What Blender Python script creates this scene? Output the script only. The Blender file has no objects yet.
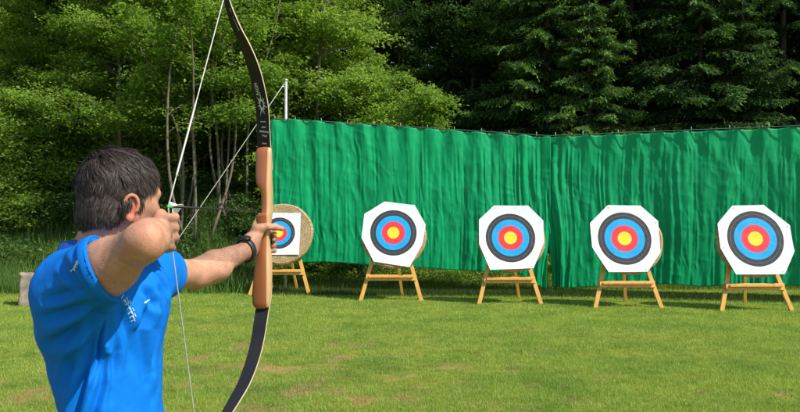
import bpy, bmesh, math, random
import numpy as np
from mathutils import Vector, Matrix
from mathutils.bvhtree import BVHTree
random.seed(7); rng = np.random.default_rng(7)
sc = bpy.context.scene; COL = sc.collection
R = math.radians

# ------------------------------------------------------------------ camera
CAM_Z = 1.58; F = 700.0; TH = math.atan(15/700)
cd = bpy.data.cameras.new('camera'); cam = bpy.data.objects.new('camera', cd); COL.objects.link(cam)
cam.location = (0, 0, CAM_Z); cam.rotation_euler = (math.pi/2 + TH, 0, 0)
cd.sensor_width = 36; cd.lens = 36*F/800; cd.clip_end = 500; cd.clip_start = .05
sc.camera = cam
def P(px, py, d):
    u, v = px-400, 206-py
    y = F*math.cos(TH) - v*math.sin(TH); z = F*math.sin(TH) + v*math.cos(TH)
    return np.array([u*d/y, d, CAM_Z + z*d/y])

# ------------------------------------------------------------------ object helpers
def tag(o, label=None, cat=None, group=None, kind=None):
    if label: o['label'] = label
    if cat: o['category'] = cat
    if group: o['group'] = group
    if kind: o['kind'] = kind
    return o
def empty(name, loc, rz=0):
    o = bpy.data.objects.new(name, None); COL.objects.link(o); o.empty_display_size = .1
    o.location = loc; o.rotation_euler = (0, 0, rz); return o
def npmesh(name, V, faces, smooth=False, attrs=None, matidx=None):
    """faces: (n,k) int array, k = 3 or 4, or a list of such arrays"""
    me = bpy.data.meshes.new(name)
    V = np.asarray(V, dtype=np.float32)
    fl = faces if isinstance(faces, list) else [faces]
    fl = [np.asarray(f, dtype=np.int32) for f in fl if len(f)]
    me.vertices.add(len(V)); me.vertices.foreach_set('co', V.ravel())
    lv = np.concatenate([f.ravel() for f in fl])
    tot = np.concatenate([np.full(len(f), f.shape[1], dtype=np.int32) for f in fl])
    st = np.concatenate([[0], np.cumsum(tot)[:-1]]).astype(np.int32)
    me.loops.add(len(lv)); me.loops.foreach_set('vertex_index', lv)
    me.polygons.add(len(tot)); me.polygons.foreach_set('loop_start', st); me.polygons.foreach_set('loop_total', tot)
    me.polygons.foreach_set('use_smooth', np.full(len(tot), smooth))
    if matidx is not None: me.polygons.foreach_set('material_index', np.asarray(matidx, dtype=np.int32))
    me.update(calc_edges=True)
    for k, a in (attrs or {}).items():
        at = me.attributes.new(k, 'FLOAT', 'POINT'); at.data.foreach_set('value', np.asarray(a, dtype=np.float32))
    return me
def obj(name, me, mat=None, parent=None, loc=None):
    o = bpy.data.objects.new(name, me); COL.objects.link(o)
    if mat:
        for m in (mat if isinstance(mat, (list, tuple)) else [mat]):
            if m.name not in [x.name for x in me.materials if x]: me.materials.append(m)
    if loc is not None: o.location = loc
    if parent is not None:
        o.parent = parent
    return o
def world_child(o, parent):
    """mesh was made in world coordinates: keep it there under its parent"""
    bpy.context.view_layer.update()
    o.parent = parent; o.matrix_parent_inverse = parent.matrix_world.inverted(); return o

class MB:
    def __init__(s): s.v = []; s.f = []
    def add(s, v, f):
        n = len(s.v); s.v += [tuple(map(float, p)) for p in v]; s.f += [tuple(i+n for i in q) for q in f]
    def tube(s, pts, rad, n=8, cap=True):
        pts = [np.array(p, float) for p in pts]
        if not hasattr(rad, '__len__'): rad = [rad]*len(pts)
        vs = []; up = None
        for i, p in enumerate(pts):
            t = pts[min(i+1, len(pts)-1)] - pts[max(i-1, 0)]; t /= (np.linalg.norm(t)+1e-9)
            if up is None: up = np.cross(t, [1, 0, 0] if abs(t[0]) < .8 else [0, 1, 0])
            a = np.cross(t, up); a /= np.linalg.norm(a); up = np.cross(a, t)
            for k in range(n):
                an = 2*math.pi*k/n; vs.append(p + rad[i]*(math.cos(an)*a + math.sin(an)*up))
        fs = []
        for i in range(len(pts)-1):
            for k in range(n):
                fs.append((i*n+k, i*n+(k+1) % n, (i+1)*n+(k+1) % n, (i+1)*n+k))
        if cap:
            fs.append(tuple(range(n-1, -1, -1))); fs.append(tuple(range((len(pts)-1)*n, len(pts)*n)))
        s.add(vs, fs); return s
    def beam(s, a, b, w, t, side=(1, 0, 0)):
        """rectangular bar from a to b; w along 'side', t across"""
        a = np.array(a, float); b = np.array(b, float); ax = b-a; ax /= np.linalg.norm(ax)
        sd = np.array(side, float); sd -= ax*sd.dot(ax); sd /= np.linalg.norm(sd); o = np.cross(ax, sd)
        vs = []
        for p in (a, b):
            for i, j in ((-1, -1), (1, -1), (1, 1), (-1, 1)): vs.append(p + sd*i*w/2 + o*j*t/2)
        s.add(vs, [(3, 2, 1, 0), (4, 5, 6, 7), (0, 1, 5, 4), (1, 2, 6, 5), (2, 3, 7, 6), (3, 0, 4, 7)]); return s
    def mesh(s, name, smooth=False, bevel=0):
        me = bpy.data.meshes.new(name); me.from_pydata(s.v, [], s.f)
        bm = bmesh.new(); bm.from_mesh(me)
        if bevel: bmesh.ops.bevel(bm, geom=list(bm.edges), offset=bevel, segments=2, affect='EDGES', profile=.5)
        bmesh.ops.recalc_face_normals(bm, faces=bm.faces)
        bm.to_mesh(me); bm.free()
        if smooth:
            for p in me.polygons: p.use_smooth = True
        me.update(); return me

# ------------------------------------------------------------------ numpy noise
def _hash(ix, iy, iz, seed):
    h = (ix.astype(np.int64)*374761393 + iy.astype(np.int64)*668265263 + iz.astype(np.int64)*2147483647 + seed*974711) & 0xffffffff
    h = ((h ^ (h >> 13))*1274126177) & 0xffffffff
    return ((h ^ (h >> 16)) & 0xffff)/65535.0
def vnoise(p, scale=1.0, seed=0):
    q = np.asarray(p, float)*scale; i = np.floor(q).astype(np.int64); f = q-i; f = f*f*(3-2*f)
    r = 0
    for dx in (0, 1):
        for dy in (0, 1):
            for dz in (0, 1):
                w = (f[..., 0] if dx else 1-f[..., 0])*(f[..., 1] if dy else 1-f[..., 1])*(f[..., 2] if dz else 1-f[..., 2])
                r = r + w*_hash(i[..., 0]+dx, i[..., 1]+dy, i[..., 2]+dz, seed)
    return r*2-1
def sstep(a, b, x):
    t = np.clip((np.asarray(x, float)-a)/(b-a), 0, 1); return t*t*(3-2*t)

# ------------------------------------------------------------------ materials
def newmat(name):
    m = bpy.data.materials.new(name); m.use_nodes = True; nt = m.node_tree
    for n in list(nt.nodes): nt.nodes.remove(n)
    out = nt.nodes.new('ShaderNodeOutputMaterial'); return m, nt, out
def N(nt, t, **kw):
    n = nt.nodes.new(t)
    for k, v in kw.items():
        if k in n.inputs: n.inputs[k].default_value = v
        else: setattr(n, k, v)
    return n
def ramp(nt, fac, stops, interp='LINEAR'):
    r = nt.nodes.new('ShaderNodeValToRGB'); cr = r.color_ramp; cr.interpolation = interp
    while len(cr.elements) > 1: cr.elements.remove(cr.elements[-1])
    cr.elements[0].position = stops[0][0]; cr.elements[0].color = (*stops[0][1], 1)
    for p, c in stops[1:]:
        e = cr.elements.new(p); e.color = (*c, 1)
    nt.links.new(fac, r.inputs[0]); return r
def noise(nt, coord, scale, detail=4, rough=.55, vec_scale=None):
    if vec_scale:
        mp = N(nt, 'ShaderNodeMapping'); mp.inputs['Scale'].default_value = vec_scale
        nt.links.new(coord, mp.inputs[0]); coord = mp.outputs[0]
    n = N(nt, 'ShaderNodeTexNoise', Scale=scale, Detail=detail, Roughness=rough)
    nt.links.new(coord, n.inputs['Vector']); return n.outputs['Fac']
def simple(name, col, rough=.6, var=.12, nscale=8, bump=0, bscale=60, spec=.5, metal=0, coord='Object', vec_scale=None, col2=None, sheen=0):
    m, nt, out = newmat(name); b = N(nt, 'ShaderNodeBsdfPrincipled', Roughness=rough, Metallic=metal)
    b.inputs['Specular IOR Level'].default_value = spec
    if sheen: b.inputs['Sheen Weight'].default_value = sheen
    tc = N(nt, 'ShaderNodeTexCoord'); f = noise(nt, tc.outputs[coord], nscale, vec_scale=vec_scale)
    c = np.array(col); c2 = np.array(col2) if col2 else np.clip(c*(1+var), 0, 1)
    r = ramp(nt, f, [(.3, tuple(c*(1-var))), (.7, tuple(c2))]); nt.links.new(r.outputs[0], b.inputs['Base Color'])
    if bump:
        f2 = noise(nt, tc.outputs[coord], bscale, vec_scale=vec_scale)
        bp = N(nt, 'ShaderNodeBump', Strength=1.0, Distance=bump); nt.links.new(f2, bp.inputs['Height']); nt.links.new(bp.outputs[0], b.inputs['Normal'])
    nt.links.new(b.outputs[0], out.inputs[0]); return m
def leafmat(name, dark, mid, light, trans=.35, rough=.5, patch=None):
    m, nt, out = newmat(name)
    at = N(nt, 'ShaderNodeAttribute', attribute_name='rnd'); oi = N(nt, 'ShaderNodeObjectInfo')
    mx = N(nt, 'ShaderNodeMath', operation='MULTIPLY_ADD'); mx.inputs[1].default_value = .3; nt.links.new(oi.outputs['Random'], mx.inputs[0])
    m2 = N(nt, 'ShaderNodeMath', operation='MULTIPLY'); m2.inputs[1].default_value = .7; nt.links.new(at.outputs['Fac'], m2.inputs[0]); nt.links.new(m2.outputs[0], mx.inputs[2])
    r = ramp(nt, mx.outputs[0], [(0, dark), (.5, mid), (1, light)])
    col = r.outputs[0]
    if patch:
        g = N(nt, 'ShaderNodeNewGeometry'); col = patch(nt, g.outputs['Position'], col)
    d = N(nt, 'ShaderNodeBsdfPrincipled', Roughness=rough); d.inputs['Specular IOR Level'].default_value = .2
    t = N(nt, 'ShaderNodeBsdfTranslucent'); ms = N(nt, 'ShaderNodeMixShader'); ms.inputs[0].default_value = trans
    hs = N(nt, 'ShaderNodeHueSaturation', Hue=.492, Saturation=1.1, Value=1.4); nt.links.new(col, hs.inputs['Color'])
    nt.links.new(col, d.inputs['Base Color']); nt.links.new(hs.outputs[0], t.inputs[0])
    nt.links.new(d.outputs[0], ms.inputs[1]); nt.links.new(t.outputs[0], ms.inputs[2]); nt.links.new(ms.outputs[0], out.inputs[0])
    return m

def lawn_colour(nt, pos, base):
    """worn straw coloured patches in the turf, larger drift of hue"""
    sep = N(nt, 'ShaderNodeMapping'); sep.inputs['Scale'].default_value = (.8, .65, 1); nt.links.new(pos, sep.inputs[0])
    f1 = noise(nt, sep.outputs[0], 2.3, 7, .72)
    # patches fade away to the right hand side of the field
    sx = N(nt, 'ShaderNodeSeparateXYZ'); nt.links.new(pos, sx.inputs[0])
    mr = N(nt, 'ShaderNodeMapRange'); mr.inputs['From Min'].default_value = -1.0; mr.inputs['From Max'].default_value = 4.5
    mr.inputs['To Min'].default_value = 0; mr.inputs['To Max'].default_value = .1; nt.links.new(sx.outputs[0], mr.inputs[0])
    my = N(nt, 'ShaderNodeMapRange'); my.inputs['From Min'].default_value = 7.5; my.inputs['From Max'].default_value = 12
    my.inputs['To Min'].default_value = 0; my.inputs['To Max'].default_value = .13; nt.links.new(sx.outputs[1], my.inputs[0])
    s1 = N(nt, 'ShaderNodeMath', operation='SUBTRACT'); nt.links.new(f1, s1.inputs[0]); nt.links.new(mr.outputs[0], s1.inputs[1])
    s2 = N(nt, 'ShaderNodeMath', operation='SUBTRACT'); nt.links.new(s1.outputs[0], s2.inputs[0]); nt.links.new(my.outputs[0], s2.inputs[1])
    fr = ramp(nt, s2.outputs[0], [(.50, (0, 0, 0)), (.60, (.8, .8, .8))])
    mx = N(nt, 'ShaderNodeMix', data_type='RGBA'); nt.links.new(fr.outputs[0], mx.inputs[0]); nt.links.new(base, mx.inputs[6])
    mx.inputs[7].default_value = (.36, .26, .12, 1)
    f2 = noise(nt, pos, 1.1, 6, .72)
    r2 = ramp(nt, f2, [(.36, (.66, .78, .65)), (.52, (1, 1, .9)), (.68, (1.2, 1.08, .9))])
    mm = N(nt, 'ShaderNodeMix', data_type='RGBA', blend_type='MULTIPLY'); mm.inputs[0].default_value = 1
    nt.links.new(mx.outputs[2], mm.inputs[6]); nt.links.new(r2.outputs[0], mm.inputs[7])
    return mm.outputs[2]

# ------------------------------------------------------------------ world, sun, look
SUN_EL = 48; SUN_AZ = R(122)           # azimuth clockwise from +Y (the view direction)
w = bpy.data.worlds.new('World'); sc.world = w; w.use_nodes = True; nt = w.node_tree
bg = nt.nodes['Background']; sky = nt.nodes.new('ShaderNodeTexSky'); sky.sky_type = 'NISHITA'; sky.sun_disc = False
sky.sun_elevation = R(SUN_EL); sky.sun_rotation = SUN_AZ; nt.links.new(sky.outputs[0], bg.inputs[0]); bg.inputs[1].default_value = .13
sl = bpy.data.lights.new('sun', 'SUN'); so = bpy.data.objects.new('sun', sl); COL.objects.link(so)
sl.energy = 5.0; sl.angle = R(.5); sl.color = (1, .955, .88)
sd = Vector((math.sin(SUN_AZ)*math.cos(R(SUN_EL)), math.cos(SUN_AZ)*math.cos(R(SUN_EL)), math.sin(R(SUN_EL))))
so.rotation_euler = sd.to_track_quat('Z', 'Y').to_euler(); so.location = (10, 5, 20)
sc.view_settings.view_transform = 'Standard'; sc.view_settings.look = 'None'; sc.view_settings.gamma = 1
sc.view_settings.use_curve_mapping = False; sc.view_settings.exposure = .35
sc.render.engine = 'CYCLES'
sc.cycles.max_bounces = 8; sc.cycles.transmission_bounces = 4; sc.cycles.diffuse_bounces = 4

# ------------------------------------------------------------------ terrain
def terrain(x, y):
    x = np.asarray(x, float); y = np.asarray(y, float)
    left = 1-sstep(-5.2, -2.8, x)
    h = left*2.3*sstep(15.6, 21.5, y) + (1-left)*(.45*sstep(16.6, 18.4, y) + .25*sstep(18, 21, y))
    h = h + .27*np.clip(y-21, 0, 60)
    p = np.stack([x, y, 0*x], -1)
    h = h + sstep(15.8, 18, y)*(.12*vnoise(p, .9, 3) + .05*vnoise(p, 2.7, 4)) + .018*vnoise(p, .5, 5)*sstep(5, 7, y)
    return h
xs = np.concatenate([np.linspace(-120, -16, 30), np.linspace(-15.6, 15.6, 157), np.linspace(16, 120, 30)])
ys = np.concatenate([np.linspace(-60, 0, 13), np.linspace(.5, 15, 30), np.linspace(15.2, 26, 73), np.linspace(27, 140, 40)])
X, Y = np.meshgrid(xs, ys); Z = terrain(X, Y)
nx, ny = len(xs), len(ys)
ii = (np.arange(ny-1)[:, None]*nx + np.arange(nx-1)[None]).ravel()
me = npmesh('ground', np.stack([X, Y, Z], -1).reshape(-1, 3), np.stack([ii, ii+1, ii+nx+1, ii+nx], -1), True)
m, nt, out = newmat('turf_and_soil'); b = N(nt, 'ShaderNodeBsdfPrincipled', Roughness=.95); b.inputs['Specular IOR Level'].default_value = .1
g = N(nt, 'ShaderNodeNewGeometry'); f = noise(nt, g.outputs['Position'], 6, 8, .7)
r = ramp(nt, f, [(.3, (.09, .12, .015)), (.55, (.19, .23, .035)), (.75, (.27, .26, .08))])
lc = lawn_colour(nt, g.outputs['Position'], r.outputs[0])
sx = N(nt, 'ShaderNodeSeparateXYZ'); nt.links.new(g.outputs['Position'], sx.inputs[0])
f2 = noise(nt, g.outputs['Position'], 1.2, 4, .6)
md = N(nt, 'ShaderNodeMath', operation='MULTIPLY_ADD'); md.inputs[1].default_value = 1.6; nt.links.new(f2, md.inputs[0]); nt.links.new(sx.outputs[1], md.inputs[2])
mr = N(nt, 'ShaderNodeMapRange'); mr.inputs['From Min'].default_value = 17.2; mr.inputs['From Max'].default_value = 18.0; nt.links.new(md.outputs[0], mr.inputs[0])
fs = noise(nt, g.outputs['Position'], 9, 8, .75)
soil = ramp(nt, fs, [(.35, (.018, .012, .008)), (.6, (.06, .04, .026)), (.75, (.12, .085, .05))])
mx = N(nt, 'ShaderNodeMix', data_type='RGBA'); nt.links.new(mr.outputs[0], mx.inputs[0]); nt.links.new(lc, mx.inputs[6]); nt.links.new(soil.outputs[0], mx.inputs[7])
nt.links.new(mx.outputs[2], b.inputs['Base Color'])
bp = N(nt, 'ShaderNodeBump', Strength=1, Distance=.03); fb = noise(nt, g.outputs['Position'], 25, 5, .7); nt.links.new(fb, bp.inputs['Height']); nt.links.new(bp.outputs[0], b.inputs['Normal'])
nt.links.new(b.outputs[0], out.inputs[0])
ground = obj('ground', me, m); tag(ground, 'mown grass field rising into a wooded bank behind the green curtain', 'ground', kind='structure')

# ------------------------------------------------------------------ blades
def blades(n_, xy, hmin, hmax, wid, lean, seed):
    g_ = np.random.default_rng(seed); n = len(xy)
    base = np.stack([xy[:, 0], xy[:, 1], terrain(xy[:, 0], xy[:, 1])-.004], -1)
    a = g_.uniform(0, 2*np.pi, n); h = g_.uniform(hmin, hmax, n); wv = wid*g_.uniform(.6, 1.4, n)
    side = np.stack([np.cos(a), np.sin(a), 0*a], -1)*wv[:, None]/2
    b = g_.uniform(0, 2*np.pi, n); ln = g_.uniform(0, lean, n)*h
    tip = base + np.stack([np.cos(b)*ln, np.sin(b)*ln, np.sqrt(np.maximum(h*h-ln*ln, (.25*h)**2))], -1)
    V = np.stack([base-side, base+side, tip], 1).reshape(-1, 3)
    rnd = np.repeat(g_.uniform(0, 1, n), 3)
    return V, np.arange(3*n).reshape(-1, 3), rnd
def field_pts(n, y0, y1, k, seed):
    g_ = np.random.default_rng(seed); y = y0+(y1-y0)*g_.uniform(0, 1, n); x = g_.uniform(-1, 1, n)*k*y1; return np.stack([x, y], -1)
grassmat = leafmat('lawn_grass', (.12, .21, .03), (.25, .39, .065), (.43, .53, .16), trans=.35, patch=lawn_colour)
VV, FF, RR = [], [], []; off = 0
for (n, y0, y1, hm, hM, wd, ln, s) in ((230000, 4.9, 8.2, .018, .05, .0045, .85, 1), (190000, 8.2, 12, .02, .05, .006, .8, 2), (190000, 12, 18.2, .022, .055, .009, .8, 3),
                                       (15000, 5, 16, .04, .085, .006, .7, 4)):
    xy = field_pts(int(n*1.12), y0, y1, .76, s)
    # bare spots: thin out by noise
    nz = vnoise(np.stack([xy[:, 0]*.8, xy[:, 1]*1.5, 0*xy[:, 0]], -1), 1.3, 11)
    keep = nz < np.random.default_rng(s+50).uniform(.05, 1.3, len(xy)) + .25*sstep(0, 4, xy[:, 0])
    xy = xy[keep]
    v, f_, r_ = blades(n, xy, hm, hM, wd, ln, s)
    VV.append(v); FF.append(f_+off); RR.append(r_); off += len(v)
grass = obj('lawn_grass', npmesh('lawn_grass', np.concatenate(VV), np.concatenate(FF), attrs={'rnd': np.concatenate(RR)}), grassmat)
tag(grass, 'short sunlit mown grass with dry worn patches across the shooting field', 'grass', kind='stuff')

# rough uncut grass along the foot of the curtain and up the bank on the left
roughmat = leafmat('rough_grass', (.05, .085, .014), (.12, .18, .03), (.24, .27, .06), trans=.35)
VV, FF, RR = [], [], []; off = 0
g_ = np.random.default_rng(21)
xa = g_.uniform(-5, 13, 90000); ya = 15.9 - .0*xa + g_.normal(0, 1, 90000)*.0 + g_.uniform(0, 3.2, 90000)
keep = g_.uniform(0, 1, len(xa)) < sstep(15.8, 16.6, ya); xa = xa[keep]; ya = ya[keep]
v, f_, r_ = blades(0, np.stack([xa, ya], -1), .06, .2, .012, .8, 22); VV.append(v); FF.append(f_+off); RR.append(r_); off += len(v)
obj_ = obj('rough_grass', npmesh('rough_grass', np.concatenate(VV), np.concatenate(FF), attrs={'rnd': np.concatenate(RR)}), roughmat)
tag(obj_, 'uncut grass along the foot of the green curtain', 'grass', kind='stuff')
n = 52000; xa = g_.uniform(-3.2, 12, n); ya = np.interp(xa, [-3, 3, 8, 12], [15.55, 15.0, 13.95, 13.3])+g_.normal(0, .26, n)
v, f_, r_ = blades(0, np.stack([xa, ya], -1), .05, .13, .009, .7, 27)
stripm = leafmat('dark_blades', (.015, .032, .006), (.035, .065, .012), (.07, .11, .02), trans=.2)  # band of blades given a much darker green than the turf beside it
o = obj('dark_blades', npmesh('dark_blades', v, f_, attrs={'rnd': r_}), stripm); tag(o, 'strip of longer blades coloured darker than the lawn behind the legs of the easels', 'grass', kind='stuff')
n = 80000; xa = g_.uniform(-16, -3.4, n); ya = g_.uniform(15.2, 22.5, n)
clump = vnoise(np.stack([xa, ya, 0*xa], -1), 1.6, 8); keep = g_.uniform(-.9, .8, n) < clump+.35; xa = xa[keep]; ya = ya[keep]
v, f_, r_ = blades(0, np.stack([xa, ya], -1), .18, .62, .016, .6, 23)
tallmat = leafmat('tall_grass', (.03, .07, .014), (.08, .165, .03), (.18, .29, .06), trans=.3)
o = obj('tall_grass', npmesh('tall_grass', v, f_, attrs={'rnd': r_}), tallmat)
tag(o, 'tall dark green grass covering the bank behind the archer', 'tall grass', kind='stuff')

# ------------------------------------------------------------------ leaf cards
def leafcards(C, size, up_bias=.6, seed=0, aspect=.55, sizevar=.35):
    g_ = np.random.default_rng(seed); n = len(C)
    nrm = g_.normal(0, 1, (n, 3)); nrm[:, 2] = np.abs(nrm[:, 2])*(1+2*up_bias)+up_bias; nrm /= np.linalg.norm(nrm, axis=1)[:, None]
    t = g_.normal(0, 1, (n, 3)); t -= nrm*(t*nrm).sum(1)[:, None]; t /= np.linalg.norm(t, axis=1)[:, None]; b = np.cross(nrm, t)
    L = size*(1+g_.uniform(-sizevar, sizevar, n))[:, None]; W = L*aspect
    V = np.stack([C-t*L*.5, C+b*W*.5+nrm*L*.07-t*L*.05, C+t*L*.5-nrm*L*.08, C-b*W*.5+nrm*L*.07-t*L*.05], 1).reshape(-1, 3)
    rnd = g_.uniform(0, 1, n)
    return V, np.arange(4*n).reshape(-1, 4), np.repeat(rnd, 4)

bark_pale = simple('pale_bark', (.15, .125, .085), .85, .35, 9, .01, 30, vec_scale=(1, 1, .35))
bark_dark = simple('dark_bark', (.07, .055, .04), .9, .35, 9, .012, 30, vec_scale=(1, 1, .35))
leaf_a = leafmat('leaves_fresh', (.07, .145, .02), (.175, .30, .045), (.40, .52, .13), trans=.5, rough=.45)
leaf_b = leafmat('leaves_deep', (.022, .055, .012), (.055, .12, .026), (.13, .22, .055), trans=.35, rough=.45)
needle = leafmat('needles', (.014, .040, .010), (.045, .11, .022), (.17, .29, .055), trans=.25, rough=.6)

def decid(seed, H, base, rad, nb, nleaf, lsize, stems=1, spread=0.0, tr=.09, bow=.3):
    """returns (wood mesh, leaf mesh)"""
    g_ = np.random.default_rng(seed); mb = MB(); spr = []
    for s in range(stems):
        a0 = g_.uniform(0, 2*np.pi); o = np.array([math.cos(a0), math.sin(a0), 0])*spread*g_.uniform(.2, 1)
        dr = np.array([math.cos(a0), math.sin(a0), 0])*(spread*1.1 if stems > 1 else .3)
        bw = np.array([*g_.normal(0, bow, 2), 0]); hh = H*g_.uniform(.75, 1.0) if stems > 1 else H
        T = np.linspace(0, 1, 12)
        tp = np.array([o + dr*t + bw*math.sin(t*math.pi*1.3)*.5 + np.array([.05*math.sin(9*t+s), .05*math.cos(7*t+s), hh*t-.15]) for t in T])
        r0 = tr*g_.uniform(.7, 1.1)*(1 if stems == 1 else .55)
        mb.tube(tp, [r0*(1-.8*t)+.008 for t in T], 7)
        for i in range(max(3, int(nb/stems))):
            t = g_.uniform(base/hh, 1)**.85; t = min(t, .99); j = t*11; k = int(j); p0 = tp[k]+(tp[min(k+1, 11)]-tp[k])*(j-k)
            a = g_.uniform(0, 2*np.pi); L = rad*(1.05-.55*(t-base/hh)/(1.001-base/hh))*g_.uniform(.65, 1.1); el = g_.uniform(.05, .6)+.5*t
            d = np.array([math.cos(a)*math.cos(el), math.sin(a)*math.cos(el), math.sin(el)])
            bp_ = [p0 + d*L*u + np.array([0, 0, -.16*L*u*u]) + g_.normal(0, .03, 3)*u for u in np.linspace(0, 1, 6)]
            mb.tube(bp_, [max(.006, r0*.38*(1-t*.5)*(1-u)) for u in np.linspace(0, 1, 6)], 5, cap=False)
            for q in range(5):
                u = g_.uniform(.3, 1.0); k2 = min(int(u*5), 4); q0 = bp_[k2]+(bp_[k2+1]-bp_[k2])*(u*5-k2)
                a2 = a+g_.normal(0, .9); l2 = L*g_.uniform(.2, .5); d2 = np.array([math.cos(a2), math.sin(a2), g_.uniform(-.15, .4)])
                q1 = q0+d2*l2; mb.tube([q0, (q0+q1)/2+[0, 0, .03], q1], [.008, .006, .003], 4, cap=False)
                for u2 in (.35, .7, 1.0): spr.append((q0+(q1-q0)*u2, .16+.16*g_.uniform()))
    spr_c = np.array([s_[0] for s_ in spr]); spr_r = np.array([s_[1] for s_ in spr])*1.45
    idx = g_.integers(0, len(spr), nleaf); dd = g_.normal(0, 1, (nleaf, 3))*np.array([1, 1, .33])*.62
    C = spr_c[idx] + dd*spr_r[idx][:, None]
    C[:, 2] -= .2*(dd[:, 0]**2+dd[:, 1]**2)*spr_r[idx]
    C = C[C[:, 2] > .1]
    V, Fq, rn = leafcards(C, lsize, .5, seed)
    clump = np.repeat(vnoise(C, 1.3, seed), 4)
    return mb.mesh('wood', True), npmesh('leaves', V, Fq, attrs={'rnd': np.clip(rn*.75+.12+clump*.2, 0, 1)})

def spruce(seed, H, rad, base=.6, step=.32):
    g_ = np.random.default_rng(seed); mb = MB(); mb.tube([(0, 0, -.2), (0, 0, H*.5), (0, 0, H)], [.13, .09, .02], 9)
    VS = []; rn = []
    z = base
    def card(p, d, nrm, L, W, r_):
        s = np.cross(d, nrm); s /= (np.linalg.norm(s)+1e-9)
        VS.extend([p-s*W*.25, p+d*L*.45-s*W*.5, p+d*L, p+d*L*.45+s*W*.5]); rn.extend([r_]*4)
    while z < H-.3:
        nbh = g_.integers(4, 7); a0 = g_.uniform(0, 6.28)
        for i in range(nbh):
            a = a0+6.283*i/nbh+g_.normal(0, .2); L = rad*(1-(z/H)**1.2)*g_.uniform(.7, 1.12)+.25
            out_ = np.array([math.cos(a), math.sin(a), 0]); side = np.array([-math.sin(a), math.cos(a), 0])
            el = g_.uniform(-.15, .2)
            pts = []
            for u in np.linspace(0, 1, 9):
                pts.append(np.array([0, 0, z+g_.normal(0, .01)]) + out_*L*u + side*.12*L*math.sin(u*2+a) + np.array([0, 0, L*(el*u - .38*u*u + .20*u**4)]))
            mb.tube(pts, [.028*(1-u)+.005 for u in np.linspace(0, 1, 9)], 4, cap=False)
            nt_ = int(L/.06)
            for q in range(nt_):
                u = .06+.94*(q+g_.uniform())/nt_; k = min(int(u*8), 7); p = pts[k]+(pts[k+1]-pts[k])*(u*8-k)
                ax = pts[k+1]-pts[k]; ax = ax/np.linalg.norm(ax)
                for sgn in (-1, 1):
                    tl = (.16+.5*(1-u)*min(1, L/2)+.1*g_.uniform())*g_.uniform(.7, 1.15)
                    d = ax*.75+side*sgn*g_.uniform(.7, 1.1)+np.array([0, 0, -.25-g_.uniform(0, .35)]); d /= np.linalg.norm(d)
                    nn = np.array([0, 0, 1])+g_.normal(0, .3, 3)
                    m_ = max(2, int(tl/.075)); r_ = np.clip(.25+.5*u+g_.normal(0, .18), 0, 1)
                    for e in range(m_):
                        pp = p+d*tl*e/m_+np.array([0, 0, -.25*tl*(e/m_)**2]); dj = d+g_.normal(0, .35, 3); dj[2] -= .12; dj /= np.linalg.norm(dj)
                        card(pp, dj, nn, .15, .055, r_)
                        dj2 = d+g_.normal(0, .7, 3); dj2 /= np.linalg.norm(dj2); card(pp, dj2, nn+g_.normal(0, .4, 3), .12, .045, np.clip(r_-.1, 0, 1))
        z += step*g_.uniform(.75, 1.2)
    V = np.array(VS); return mb.mesh('wood', True), npmesh('needles', V, np.arange(len(V)).reshape(-1, 4), attrs={'rnd': np.array(rn)})

VAR = {}
for key, args in {
    'tallA': dict(seed=101, H=10.5, base=1.3, rad=2.6, nb=60, nleaf=48000, lsize=.10, tr=.07),
    'tallB': dict(seed=102, H=11.5, base=1.6, rad=2.8, nb=64, nleaf=46000, lsize=.108, tr=.085),
    'stem':  dict(seed=103, H=7.5, base=2.2, rad=1.8, nb=54, nleaf=24000, lsize=.105, stems=7, spread=.85, tr=.058, bow=.75),
    'bush':  dict(seed=104, H=5.4, base=.5, rad=1.7, nb=56, nleaf=36000, lsize=.10, stems=4, spread=.6, tr=.055),
    'low':   dict(seed=105, H=2.2, base=.15, rad=.95, nb=36, nleaf=9000, lsize=.095, stems=5, spread=.4, tr=.03),
}.items():
    VAR[key] = decid(**args)
VAR['spruceA'] = spruce(201, 12.5, 4.0, step=.42); VAR['spruceB'] = spruce(202, 11, 3.6, step=.45)

def tree(key, x, y, s=1.0, rz=0, leaf=None, bark=None, label='', cat='tree', group=None, name='broadleaf_tree', zs=1.0):
    wood, lv = VAR[key]; leaf = leaf or leaf_a; bark = bark or bark_pale
    k2 = (key, leaf.name, bark.name)
    if k2 not in VAR:
        w2 = wood.copy(); w2.materials.clear(); w2.materials.append(bark); l2 = lv.copy(); l2.materials.clear(); l2.materials.append(leaf); VAR[k2] = (w2, l2)
    w2, l2 = VAR[k2]
    e = empty(name, (x, y, float(terrain(x, y))), rz); e.scale = (s, s, s*zs)
    a = bpy.data.objects.new('trunk' if key != 'low' else 'stem', w2); COL.objects.link(a); a.parent = e
    b = bpy.data.objects.new('crown' if key != 'low' else 'foliage', l2); COL.objects.link(b); b.parent = e
    tag(e, label, cat, group); return e
def X_(px, y): return (px-400)/F*y
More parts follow.
